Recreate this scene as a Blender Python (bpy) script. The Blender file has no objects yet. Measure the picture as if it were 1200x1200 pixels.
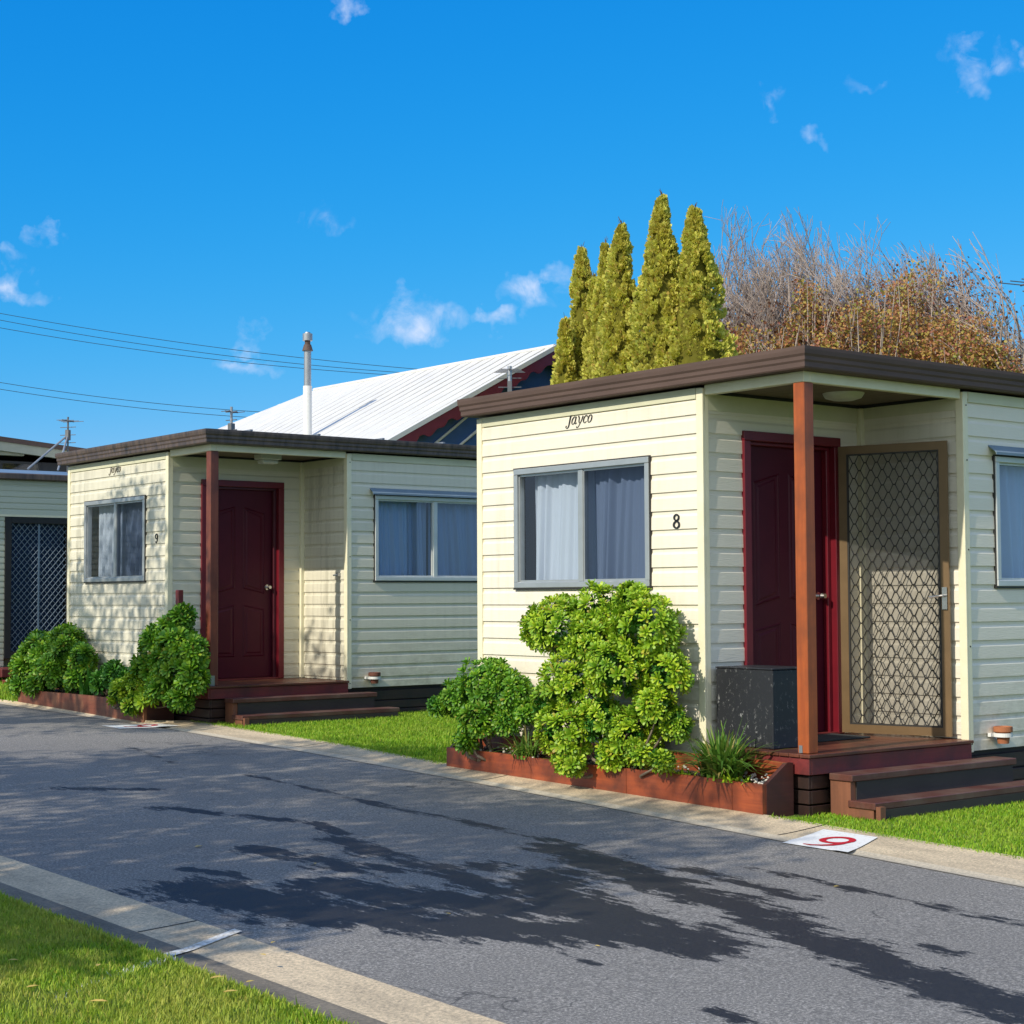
import bpy, math, random
import numpy as np
from mathutils import Matrix, Vector

# ------------------------------------------------------------------ camera
sc = bpy.context.scene
COL = sc.collection
EYE = 1.56
F_PX = 1985.0
right_w = Vector((0.784, -0.621, -0.005)).normalized()
fwd_w = Vector((0.620, 0.783, 0.050)).normalized()
up_w = Vector((-0.028, -0.043, 0.999))
up_w = right_w.cross(fwd_w).normalized()
right_w = fwd_w.cross(up_w).normalized()
cam = bpy.data.cameras.new("camera")
cam.sensor_width = 36.0
cam.lens = 36.0 * F_PX / 1200.0
cam.clip_start = 0.1
cam.clip_end = 3000.0
cob = bpy.data.objects.new("camera", cam)
COL.objects.link(cob)
m = Matrix((right_w, up_w, -fwd_w)).transposed().to_4x4()
m.translation = (0, 0, EYE)
cob.matrix_world = m
sc.camera = cob

# ------------------------------------------------------------------ sky, sun, exposure
SUN = Vector((-1.0, -0.085, 0.73)).normalized()       # towards the sun
sun_el = math.asin(SUN.z)
sun_rot = math.atan2(SUN.x, SUN.y)
world = bpy.data.worlds.new("World")
sc.world = world
world.use_nodes = True
wt = world.node_tree
wt.nodes.clear()
W = wt.nodes.new
wout = W("ShaderNodeOutputWorld")
wbg = W("ShaderNodeBackground")
wbg.inputs["Strength"].default_value = 0.15
sky = W("ShaderNodeTexSky")
sky.sky_type = 'NISHITA'
sky.sun_disc = False
sky.sun_elevation = sun_el
sky.sun_rotation = sun_rot
sky.air_density = 1.0
sky.dust_density = 0.3
sky.ozone_density = 3.0


def wmath(op, a, b=None, c=None, clamp=False):
    n = W("ShaderNodeMath")
    n.operation = op
    n.use_clamp = clamp
    for i, v in enumerate((a, b, c)):
        if v is None:
            continue
        if isinstance(v, (int, float)):
            n.inputs[i].default_value = v
        else:
            wt.links.new(v, n.inputs[i])
    return n.outputs[0]


# deepen the sky towards the photograph's saturated blue
sep = W("ShaderNodeSeparateColor")
wt.links.new(sky.outputs[0], sep.inputs[0])
comb = W("ShaderNodeCombineColor")
K_ = wbg.inputs["Strength"].default_value
chans = []
for ch, (g_, p_) in enumerate(((.9, 3.0), (.61, .80), (.93, .36))):
    v_ = wmath('MULTIPLY', sep.outputs[ch], K_)
    v_ = wmath('MINIMUM', wmath('MULTIPLY', wmath('POWER', v_, p_), g_ / K_), 3.0 / K_)
    chans.append(v_)
wt.links.new(wmath('MINIMUM', chans[0], wmath('MULTIPLY', chans[1], .62)), comb.inputs[0])
wt.links.new(chans[1], comb.inputs[1])
wt.links.new(chans[2], comb.inputs[2])


wtc = W("ShaderNodeTexCoord")
sdot = W("ShaderNodeVectorMath")
sdot.operation = 'DOT_PRODUCT'
wt.links.new(wtc.outputs["Generated"], sdot.inputs[0])
sdot.inputs[1].default_value = Vector((SUN.x, SUN.y - .35, .25)).normalized()
fill_side = wmath('MULTIPLY', wmath('SUBTRACT', sdot.outputs["Value"], -.12), 1.1, clamp=True)
fillmix = W("ShaderNodeMixRGB")  # pale sky glow added on the out-of-view sun side as neutral fill
wt.links.new(fill_side, fillmix.inputs[0])
wt.links.new(comb.outputs[0], fillmix.inputs[1])
fillmix.inputs[2].default_value = (5.0, 5.9, 6.9, 1)


def pix_dir(px, py):
    return (right_w * (px - 600) + up_w * (600 - py) + fwd_w * F_PX).normalized()


wn = W("ShaderNodeTexNoise")
wn.inputs["Scale"].default_value = 38.0
wn.inputs["Detail"].default_value = 9.0
wn.inputs["Distortion"].default_value = .6
wn.inputs["Roughness"].default_value = 0.62
wt.links.new(wtc.outputs["Generated"], wn.inputs["Vector"])
wn2 = W("ShaderNodeTexNoise")
wn2.inputs["Scale"].default_value = 60.0
wn2.inputs["Detail"].default_value = 5.0
wt.links.new(wtc.outputs["Generated"], wn2.inputs["Vector"])
csub = W("ShaderNodeVectorMath"); csub.operation = 'SUBTRACT'
wt.links.new(wn2.outputs["Color"], csub.inputs[0]); csub.inputs[1].default_value = (.5, .5, .5)
cscl = W("ShaderNodeVectorMath"); cscl.operation = 'SCALE'
wt.links.new(csub.outputs[0], cscl.inputs[0]); cscl.inputs["Scale"].default_value = .045
cwarp = W("ShaderNodeVectorMath"); cwarp.operation = 'ADD'
wt.links.new(wtc.outputs["Generated"], cwarp.inputs[0]); wt.links.new(cscl.outputs[0], cwarp.inputs[1])
cloud = None
# small fair weather clouds: direction, angular width, angular height, density
CLOUDS = [(492, 376, 62, 26, 1.0), (470, 362, 26, 18, .75), (636, 336, 48, 22, .95), (582, 371, 24, 12, .7),
          (384, 260, 27, 18, .62), (62, 276, 21, 11, .6), (10, 340, 34, 17, 1.0), (14, 305, 16, 11, .6),
          (1148, 72, 32, 24, .8), (1150, 98, 18, 16, .4), (902, 122, 15, 12, .5), (954, 163, 16, 14, .42),
          (284, 427, 36, 13, .55), (298, 398, 16, 11, .45), (402, 5, 14, 14, .5), (1015, 102, 24, 8, .4),
          (1200, 68, 10, 16, .5)]
for (px, py, w, h, dens) in CLOUDS:
    d = pix_dir(px, py)
    r = d.cross(Vector((0, 0, 1))).normalized()
    u = r.cross(d).normalized()
    parts = []
    for ax, s in ((r, w), (u, h)):
        dp = W("ShaderNodeVectorMath")
        dp.operation = 'DOT_PRODUCT'
        wt.links.new(cwarp.outputs[0], dp.inputs[0])
        dp.inputs[1].default_value = ax * (F_PX / s)
        parts.append(wmath('POWER', wmath('ABSOLUTE', dp.outputs["Value"]), 2.0))
    q = wmath('SQRT', wmath('ADD', parts[0], parts[1]))
    v = wmath('MULTIPLY', wmath('SUBTRACT', 1.15, q, clamp=True), dens)
    cloud = v if cloud is None else wmath('MAXIMUM', cloud, v)
nm = wmath('MULTIPLY', wmath('SUBTRACT', wn.outputs["Fac"], 0.38), 3.2, clamp=True)
cfac = wmath('MULTIPLY', wmath('MULTIPLY', cloud, nm), 1.15, clamp=True)
cmix = W("ShaderNodeMixRGB")
cmix.inputs[2].default_value = (4.3, 5.2, 6.9, 1)
wt.links.new(cfac, cmix.inputs[0])
wt.links.new(fillmix.outputs[0], cmix.inputs[1])
wt.links.new(cmix.outputs[0], wbg.inputs["Color"])
wt.links.new(wbg.outputs[0], wout.inputs["Surface"])

sl = bpy.data.lights.new("sun", 'SUN')
sl.energy = 4.3
sl.angle = math.radians(0.53)
sl.color = (1.0, 0.93, 0.80)
so = bpy.data.objects.new("sun", sl)
COL.objects.link(so)
so.rotation_mode = 'QUATERNION'
so.rotation_quaternion = SUN.to_track_quat('Z', 'Y')
so.location = (-30, 0, 30)
sc.view_settings.view_transform = 'Standard'
sc.view_settings.look = 'None'
sc.view_settings.exposure = 0.0
sc.view_settings.gamma = 1.0
sc.cycles.max_bounces = 8
sc.cycles.transparent_max_bounces = 24
sc.cycles.caustics_reflective = False
sc.cycles.caustics_refractive = False

rng = np.random.default_rng(7)
random.seed(11)
SLOPE = 0.0148


def gz(y):
    return SLOPE * np.clip(y, -8.0, 24.0)


# ------------------------------------------------------------------ materials
def newmat(name):
    mt = bpy.data.materials.new(name)
    mt.use_nodes = True
    nt = mt.node_tree
    b = nt.nodes["Principled BSDF"]
    return mt, nt, b


def node(nt, typ, **kw):
    n = nt.nodes.new(typ)
    for k, v in kw.items():
        if k.startswith('_'):
            setattr(n, k[1:], v)
        else:
            n.inputs[k.replace('__', ' ')].default_value = v
    return n


def ramp(nt, fac, stops):
    r = nt.nodes.new("ShaderNodeValToRGB")
    el = r.color_ramp.elements
    el[0].position, el[0].color = stops[0][0], (*stops[0][1], 1)
    el[1].position, el[1].color = stops[-1][0], (*stops[-1][1], 1)
    for p, c in stops[1:-1]:
        e = el.new(p)
        e.color = (*c, 1)
    nt.links.new(fac, r.inputs[0])
    return r.outputs[0]


def mapped(nt, scale, coord='Object'):
    tc = nt.nodes.new("ShaderNodeTexCoord")
    mp = nt.nodes.new("ShaderNodeMapping")
    mp.inputs["Scale"].default_value = scale
    nt.links.new(tc.outputs[coord], mp.inputs["Vector"])
    return mp.outputs[0]


def noise(nt, vec, scale, detail=4, rough=.55):
    n = node(nt, "ShaderNodeTexNoise", Scale=scale, Detail=detail, Roughness=rough)
    nt.links.new(vec, n.inputs["Vector"])
    return n.outputs["Fac"]


def mixc(nt, fac, a, b, typ='MIX'):
    n = nt.nodes.new("ShaderNodeMixRGB")
    n.blend_type = typ
    for i, v in ((0, fac), (1, a), (2, b)):
        if isinstance(v, (int, float)):
            n.inputs[i].default_value = v
        elif isinstance(v, tuple):
            n.inputs[i].default_value = (*v, 1)
        else:
            nt.links.new(v, n.inputs[i])
    return n.outputs[0]


def bump(nt, b, h, strength, dist=.01):
    n = node(nt, "ShaderNodeBump", Strength=strength, Distance=dist)
    nt.links.new(h, n.inputs["Height"])
    nt.links.new(n.outputs[0], b.inputs["Normal"])
    return n


def simple(name, c1, c2=None, rough=.6, scale=(6, 6, 6), ns=1.0, bs=0.0, metal=0.0, spec=.5, lo=.3, hi=.7, bd=.01):
    mt, nt, b = newmat(name)
    c2 = c2 or tuple(x * .8 for x in c1)
    v = mapped(nt, scale)
    f = noise(nt, v, ns, 6, .6)
    nt.links.new(ramp(nt, f, [(lo, c1), (hi, c2)]), b.inputs["Base Color"])
    b.inputs["Roughness"].default_value = rough
    b.inputs["Metallic"].default_value = metal
    b.inputs["Specular IOR Level"].default_value = spec
    if bs:
        bump(nt, b, f, bs, bd)
    return mt


def siding_mat(name, base, streak, amount):
    """cream vinyl boards with faint vertical water streaks"""
    mt, nt, b = newmat(name)
    v1 = mapped(nt, (9, 9, .55))
    f1 = noise(nt, v1, 1.6, 5, .6)
    v2 = mapped(nt, (.8, .8, .8))
    f2 = noise(nt, v2, 1.3, 3, .5)
    mul = nt.nodes.new("ShaderNodeMath"); mul.operation = 'MULTIPLY'
    nt.links.new(ramp(nt, f1, [(.45, (0, 0, 0)), (.75, (1, 1, 1))]), mul.inputs[0])
    nt.links.new(ramp(nt, f2, [(.35, (.15,) * 3), (.65, (1, 1, 1))]), mul.inputs[1])
    m2 = nt.nodes.new("ShaderNodeMath"); m2.operation = 'MULTIPLY'
    nt.links.new(mul.outputs[0], m2.inputs[0]); m2.inputs[1].default_value = amount
    ge = nt.nodes.new("ShaderNodeNewGeometry"); sx = nt.nodes.new("ShaderNodeSeparateXYZ")
    nt.links.new(ge.outputs["True Normal"], sx.inputs[0])
    ab = nt.nodes.new("ShaderNodeMath"); ab.operation = 'ABSOLUTE'; nt.links.new(sx.outputs[0], ab.inputs[0])
    ma = nt.nodes.new("ShaderNodeMath"); ma.operation = 'MULTIPLY_ADD'; nt.links.new(ab.outputs[0], ma.inputs[0]); ma.inputs[1].default_value = .8; ma.inputs[2].default_value = .2
    m3 = nt.nodes.new("ShaderNodeMath"); m3.operation = 'MULTIPLY'; nt.links.new(m2.outputs[0], m3.inputs[0]); nt.links.new(ma.outputs[0], m3.inputs[1])
    c = mixc(nt, m3.outputs[0], base, streak)
    tco = nt.nodes.new("ShaderNodeTexCoord"); sz = nt.nodes.new("ShaderNodeSeparateXYZ"); nt.links.new(tco.outputs["Object"], sz.inputs[0])
    mr = nt.nodes.new("ShaderNodeMapRange"); mr.inputs["From Min"].default_value = .75; mr.inputs["From Max"].default_value = 0.0
    nt.links.new(sz.outputs[2], mr.inputs["Value"])
    f5 = noise(nt, mapped(nt, (3, 3, 5)), 1.6, 7, .7)
    m5 = nt.nodes.new("ShaderNodeMath"); m5.operation = 'MULTIPLY'
    nt.links.new(mr.outputs[0], m5.inputs[0]); nt.links.new(ramp(nt, f5, [(.42, (0, 0, 0)), (.75, (.8,) * 3)]), m5.inputs[1])
    c = mixc(nt, m5.outputs[0], c, (.34, .30, .22))
    v3 = mapped(nt, (14, 14, 120))
    f3 = noise(nt, v3, 1.0, 3, .5)
    nt.links.new(c, b.inputs["Base Color"])
    b.inputs["Roughness"].default_value = .42
    b.inputs["Specular IOR Level"].default_value = .35
    v4 = mapped(nt, (3, 3, 9))
    f4 = noise(nt, v4, 1.2, 2, .5)
    add = nt.nodes.new("ShaderNodeMath"); add.operation = 'ADD'
    nt.links.new(f3, add.inputs[0]); nt.links.new(f4, add.inputs[1])
    bump(nt, b, add.outputs[0], .22, .006)
    return mt


def wood(name, c1, c2, rough=.5, along='x', dark=None, bs=.25):
    mt, nt, b = newmat(name)
    s = {'x': (1.2, 22, 22), 'y': (22, 1.2, 22), 'z': (22, 22, 1.2)}[along]
    f = noise(nt, mapped(nt, s), 1.4, 6, .65)
    col = ramp(nt, f, [(.3, c1), (.7, c2)])
    f2 = noise(nt, mapped(nt, (3, 3, 3)), 1.3, 4, .6)
    if dark:
        col = mixc(nt, ramp(nt, f2, [(.42, (0, 0, 0)), (.72, (.9,) * 3)]), col, dark)
    nt.links.new(col, b.inputs["Base Color"])
    b.inputs["Roughness"].default_value = rough
    bump(nt, b, f, bs, .004)
    return mt


M = {}
CREAM = (.81, .745, .61)
M['siding8'] = siding_mat("cream_siding", CREAM, (.52, .46, .30), .38)
M['siding9'] = siding_mat("weathered_siding", (.72, .675, .53), (.30, .28, .20), .85)
M['siding10'] = siding_mat("grey_green_siding", (.55, .56, .44), (.4, .4, .3), .4)
M['trim'] = simple("cream_trim", (.86, .80, .58), (.78, .72, .50), rough=.45)
M['fascia_cream'] = simple("cream_fascia", (.68, .66, .46), (.62, .60, .42), rough=.5)
M['gutter'] = simple("brown_gutter_metal", (.13, .085, .07), (.095, .063, .053), rough=.6, scale=(1, 1, 8), ns=2, spec=.2)
M['gutter_old'] = simple("weathered_gutter_metal", (.14, .095, .07), (.045, .032, .028), rough=.45, scale=(14, 14, 2), ns=1.4)
M['roof_metal'] = simple("roof_metal", (.20, .22, .25), (.15, .17, .2), rough=.4)
M['ceiling'] = wood("porch_ceiling_board", (.20, .155, .10), (.14, .105, .07), rough=.7, along='y', bs=.1)
M['black'] = simple("black_strip", (.012, .012, .012), (.02, .02, .02), rough=.7)
M['post'] = wood("stained_post_timber", (.44, .105, .022), (.30, .066, .016), rough=.45, along='z', dark=(.20, .055, .018))
M['post_dark'] = wood("weathered_post_timber", (.22, .06, .028), (.14, .035, .02), rough=.5, along='z', dark=(.09, .025, .015))
M['door'] = simple("maroon_door_paint", (.085, .006, .017), (.070, .005, .014), rough=.45, ns=.8, spec=.25)
M['door_frame'] = simple("red_frame_paint", (.17, .008, .016), (.13, .006, .013), rough=.4, ns=.8)
M['frame_dark'] = simple("dark_maroon_frame_paint", (.085, .010, .018), (.065, .008, .014), rough=.42)
M['chrome'] = simple("brushed_metal", (.65, .63, .60), (.55, .53, .50), rough=.22, metal=1.0)
M['alu'] = simple("aluminium_frame", (.50, .52, .52), (.42, .44, .44), rough=.38, metal=.55)
M['alu_w'] = simple("pale_aluminium_frame", (.66, .67, .64), (.58, .6, .57), rough=.4, metal=.2)
M['hood'] = simple("blue_grey_hood_metal", (.19, .26, .33), (.15, .21, .27), rough=.5)
M['bronze'] = simple("bronze_screen_frame", (.20, .125, .058), (.16, .10, .046), rough=.42, metal=.25)
M['grille'] = simple("dark_grille", (.022, .02, .018), (.03, .028, .025), rough=.5)
M['deck'] = wood("red_brown_decking", (.17, .055, .028), (.11, .035, .02), rough=.38, along='x', dark=(.06, .022, .015))
M['deck_fascia'] = wood("dark_red_fascia_timber", (.21, .030, .026), (.14, .020, .020), rough=.5, along='x', dark=(.075, .018, .018))
M['step_tread'] = wood("brown_step_timber", (.13, .045, .03), (.085, .032, .024), rough=.45, along='x', dark=(.16, .10, .075))
M['step_end'] = wood("orange_brown_step_end", (.26, .10, .05), (.17, .065, .035), rough=.6, along='z', dark=(.11, .05, .03))
M['riser'] = simple("charcoal_riser", (.034, .025, .021), (.052, .038, .032), rough=.6, scale=(2, 2, 6))
M['skirt'] = wood("dark_skirting_timber", (.055, .024, .018), (.035, .017, .013), rough=.5, along='x', dark=(.02, .012, .01))
M['planter'] = wood("stained_planter_timber", (.38, .085, .026), (.22, .046, .018), rough=.42, along='y', dark=(.075, .024, .015))
M['planter_old'] = wood("faded_planter_timber", (.20, .06, .03), (.13, .04, .022), rough=.55, along='y', dark=(.30, .14, .07))
M['planter_end'] = wood("dark_planter_end", (.10, .03, .022), (.07, .02, .017), rough=.5, along='x', dark=(.045, .018, .014))
M['soil'] = simple("dark_soil", (.05, .032, .02), (.025, .017, .012), rough=.95, scale=(20, 20, 20), bs=.8, bd=.03)
M['pebble'] = simple("pale_pebbles", (.62, .58, .5), (.45, .40, .34), rough=.8, scale=(30, 30, 30))
M['terracotta'] = simple("terracotta", (.42, .15, .06), (.32, .11, .045), rough=.75, scale=(14, 14, 14))
M['terracotta_dark'] = simple("dark_terracotta", (.17, .06, .035), (.12, .04, .025), rough=.75, scale=(14, 14, 14))
M['white_paint'] = simple("white_paint", (.78, .77, .74), (.68, .67, .63), rough=.55, scale=(12, 12, 12))
M['worn_paint'] = simple("worn_white_paint", (.72, .70, .64), (.40, .36, .28), rough=.8, scale=(30, 30, 30), ns=1.4, lo=.45, hi=.62)
M['plate_paint'] = simple("scuffed_white_paint", (.76, .75, .72), (.46, .42, .34), rough=.7, scale=(22, 22, 22), ns=1.5, lo=.56, hi=.72)
M['lamp_glass'] = simple("opal_lamp_cover", (.62, .62, .55), (.58, .58, .5), rough=.3)
M['letter'] = simple("black_lettering", (.012, .012, .012), (.02, .02, .02), rough=.4)
M['letter_faded'] = simple("faded_lettering", (.22, .19, .15), (.07, .06, .05), rough=.6, scale=(25, 25, 25))
M['mat'] = simple("dark_doormat", (.018, .022, .024), (.035, .04, .04), rough=.95, scale=(60, 60, 60), bs=.6)
M['white_roof'] = simple("white_roof_sheet", (.70, .685, .655), (.60, .585, .56), rough=.6, scale=(.6, 3, 3), ns=1.2)
M['maroon'] = simple("maroon_bargeboard", (.20, .022, .045), (.16, .018, .038), rough=.5)
M['navy'] = simple("navy_gable_wall", (.035, .11, .30), (.028, .09, .25), rough=.5)
M['dark_wall'] = simple("dark_wall_paint", (.022, .024, .030), (.035, .034, .036), rough=.6)
M['pale_fascia'] = simple("pale_fascia_paint", (.50, .48, .36), (.44, .42, .32), rough=.6)
M['galv'] = simple("galvanised_metal", (.42, .43, .44), (.32, .33, .34), rough=.4, metal=.7)
M['ant'] = simple("antenna_metal", (.12, .12, .12), (.2, .2, .2), rough=.5, metal=.4)
M['wire'] = simple("power_line", (.02, .02, .022), (.03, .03, .03), rough=.6)
M['bark_grey'] = simple("grey_bark", (.50, .41, .35), (.34, .26, .22), rough=.85, scale=(8, 8, 3))
M['bark_dark'] = simple("brown_bark", (.12, .085, .06), (.07, .05, .035), rough=.9, scale=(8, 8, 3))
M['stem'] = simple("shrub_stem", (.24, .19, .13), (.14, .11, .08), rough=.85, scale=(20, 20, 20))


def black_box_mat():
    mt, nt, b = newmat("scuffed_black_paint")
    f = noise(nt, mapped(nt, (20, 20, 14)), 1.4, 9, .8)
    f2 = noise(nt, mapped(nt, (3, 3, 3)), 1.3, 3, .5)
    mul = nt.nodes.new("ShaderNodeMath"); mul.operation = 'MULTIPLY'
    nt.links.new(ramp(nt, f, [(.565, (0, 0, 0)), (.62, (1, 1, 1))]), mul.inputs[0])
    nt.links.new(ramp(nt, f2, [(.40, (.1,) * 3), (.6, (1, 1, 1))]), mul.inputs[1])
    nt.links.new(mixc(nt, mul.outputs[0], (.017, .018, .022), (.30, .30, .29)), b.inputs["Base Color"])
    b.inputs["Roughness"].default_value = .5
    bump(nt, b, f, .2, .003)
    return mt


M['black_box'] = black_box_mat()


def leaf_mat(name, stops, rough=.45, trans=.25, spec=.4, patch=None, pscale=2.3):
    mt, nt, b = newmat(name)
    g = nt.nodes.new("ShaderNodeNewGeometry")
    c = ramp(nt, g.outputs["Random Per Island"], stops)
    if patch:
        pf = noise(nt, mapped(nt, (1, 1, 1)), pscale, 5, .65)
        c = mixc(nt, ramp(nt, pf, [(.42, (0, 0, 0)), (.68, (.75,) * 3)]), c, patch)
    nt.links.new(c, b.inputs["Base Color"])
    b.inputs["Roughness"].default_value = rough
    b.inputs["Specular IOR Level"].default_value = spec
    if trans:
        t = nt.nodes.new("ShaderNodeBsdfTranslucent")
        nt.links.new(c, t.inputs["Color"])
        mx = nt.nodes.new("ShaderNodeMixShader")
        mx.inputs[0].default_value = trans
        nt.links.new(b.outputs[0], mx.inputs[1])
        nt.links.new(t.outputs[0], mx.inputs[2])
        nt.links.new(mx.outputs[0], nt.nodes["Material Output"].inputs["Surface"])
    return mt


M['leaf_bright'] = leaf_mat("bright_succulent_leaf", [(0, (.16, .32, .014)), (.5, (.34, .52, .022)), (.92, (.56, .68, .04)), (1, (.45, .32, .05))], patch=(.16, .34, .03), pscale=4.0)
M['leaf_mid'] = leaf_mat("mid_succulent_leaf", [(0, (.07, .22, .016)), (.6, (.17, .37, .018)), (.97, (.34, .52, .03)), (1, (.40, .28, .05))], patch=(.07, .20, .02), pscale=4.0)
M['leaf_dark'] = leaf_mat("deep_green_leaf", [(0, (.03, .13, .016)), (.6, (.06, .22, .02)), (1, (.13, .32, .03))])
M['strap'] = leaf_mat("strap_leaf", [(0, (.06, .16, .02)), (.6, (.14, .27, .03)), (.9, (.26, .36, .06)), (1, (.40, .32, .10))])
M['dry'] = leaf_mat("dry_flower_head", [(0, (.14, .06, .03)), (1, (.30, .14, .05))])
M['grass'] = leaf_mat("grass_blade", [(0, (.13, .30, .012)), (.5, (.24, .46, .016)), (.85, (.38, .56, .03)), (1, (.45, .42, .07))], rough=.6, trans=.35, patch=(.34, .46, .04))
M['grass_near'] = leaf_mat("near_grass_blade", [(0, (.12, .26, .012)), (.5, (.25, .42, .018)), (.8, (.40, .54, .03)), (1, (.46, .38, .09))], rough=.6, trans=.35, patch=(.52, .50, .09))
M['white_blade'] = leaf_mat("white_painted_blade", [(0, (.55, .58, .5)), (1, (.8, .8, .76))], rough=.7, trans=.2)
M['conifer'] = leaf_mat("golden_conifer_spray", [(0, (.42, .46, .06)), (.4, (.74, .72, .14)), (.85, (.88, .84, .22)), (1, (.50, .30, .08))], rough=.7, trans=.35, spec=.15, patch=(.55, .47, .08), pscale=3.0)
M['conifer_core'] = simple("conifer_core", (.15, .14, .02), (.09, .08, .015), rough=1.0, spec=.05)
M['autumn'] = leaf_mat("russet_leaf", [(0, (.28, .30, .06)), (.30, (.50, .36, .08)), (.55, (.52, .23, .09)), (.82, (.30, .10, .08)), (1, (.62, .42, .12))], rough=.6, trans=.3)
M['seed'] = leaf_mat("dry_seed_leaf", [(0, (.10, .045, .035)), (1, (.24, .11, .05))], rough=.7, trans=.2)
M['shade_leaf'] = leaf_mat("broad_leaf", [(0, (.04, .10, .02)), (1, (.08, .16, .03))], trans=.1)
M['yellow_leaf'] = simple("yellow_leaf", (.62, .48, .10), (.5, .3, .06), rough=.6, scale=(40, 40, 40))
M['bud'] = simple("red_sign_paint", (.55, .012, .03), (.5, .01, .025), rough=.5)


def glass_mat(name, tint=(.8, .86, .9), refl=1.0, ior=1.5):
    mt = bpy.data.materials.new(name); mt.use_nodes = True
    nt = mt.node_tree; nt.nodes.clear()
    o = nt.nodes.new("ShaderNodeOutputMaterial")
    t = nt.nodes.new("ShaderNodeBsdfTransparent"); t.inputs[0].default_value = (*tint, 1)
    g = nt.nodes.new("ShaderNodeBsdfGlossy"); g.inputs["Roughness"].default_value = .01
    lw = nt.nodes.new("ShaderNodeLayerWeight"); lw.inputs["Blend"].default_value = .5
    pw = nt.nodes.new("ShaderNodeMath"); pw.operation = 'POWER'
    nt.links.new(lw.outputs["Facing"], pw.inputs[0]); pw.inputs[1].default_value = 4.5
    mu = nt.nodes.new("ShaderNodeMath"); mu.operation = 'MULTIPLY_ADD'; mu.use_clamp = True
    nt.links.new(pw.outputs[0], mu.inputs[0]); mu.inputs[1].default_value = refl; mu.inputs[2].default_value = .045 * refl
    mx = nt.nodes.new("ShaderNodeMixShader")
    nt.links.new(mu.outputs[0], mx.inputs[0]); nt.links.new(t.outputs[0], mx.inputs[1]); nt.links.new(g.outputs[0], mx.inputs[2])
    nt.links.new(mx.outputs[0], o.inputs["Surface"])
    return mt


M['glass'] = glass_mat("window_glass", refl=1.8)
M['glass_side'] = glass_mat("side_window_glass", (.62, .78, .95), refl=2.2)
M['glass_dark'] = glass_mat("dark_window_glass", (.5, .55, .6), refl=1.8)
M['glass_screen'] = glass_mat("tinted_fly_screen", (.40, .43, .46), refl=1.0)


def curtain_mat(name, col):
    mt, nt, b = newmat(name)
    b.inputs["Base Color"].default_value = (*col, 1)
    b.inputs["Roughness"].default_value = .9
    t = nt.nodes.new("ShaderNodeBsdfTranslucent"); t.inputs["Color"].default_value = (*col, 1)
    mx = nt.nodes.new("ShaderNodeMixShader"); mx.inputs[0].default_value = .25
    nt.links.new(b.outputs[0], mx.inputs[1]); nt.links.new(t.outputs[0], mx.inputs[2])
    nt.links.new(mx.outputs[0], nt.nodes["Material Output"].inputs["Surface"])
    return mt


M['curtain'] = curtain_mat("white_curtain", (.80, .82, .90))
M['curtain_grey'] = curtain_mat("grey_curtain", (.52, .55, .64))
M['curtain_drape'] = curtain_mat("brown_drape", (.12, .04, .03))


def flyscreen():
    mt = bpy.data.materials.new("fly_screen_mesh"); mt.use_nodes = True
    nt = mt.node_tree; nt.nodes.clear()
    o = nt.nodes.new("ShaderNodeOutputMaterial")
    t = nt.nodes.new("ShaderNodeBsdfTransparent")
    d = nt.nodes.new("ShaderNodeBsdfDiffuse"); d.inputs[0].default_value = (.10, .10, .095, 1)
    mx = nt.nodes.new("ShaderNodeMixShader"); mx.inputs[0].default_value = .38
    nt.links.new(t.outputs[0], mx.inputs[1]); nt.links.new(d.outputs[0], mx.inputs[2])
    nt.links.new(mx.outputs[0], o.inputs["Surface"])
    return mt


M['fly'] = flyscreen()
M['fly2'] = glass_mat("insect_screen_mesh", (.62, .66, .74), refl=.2)


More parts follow.
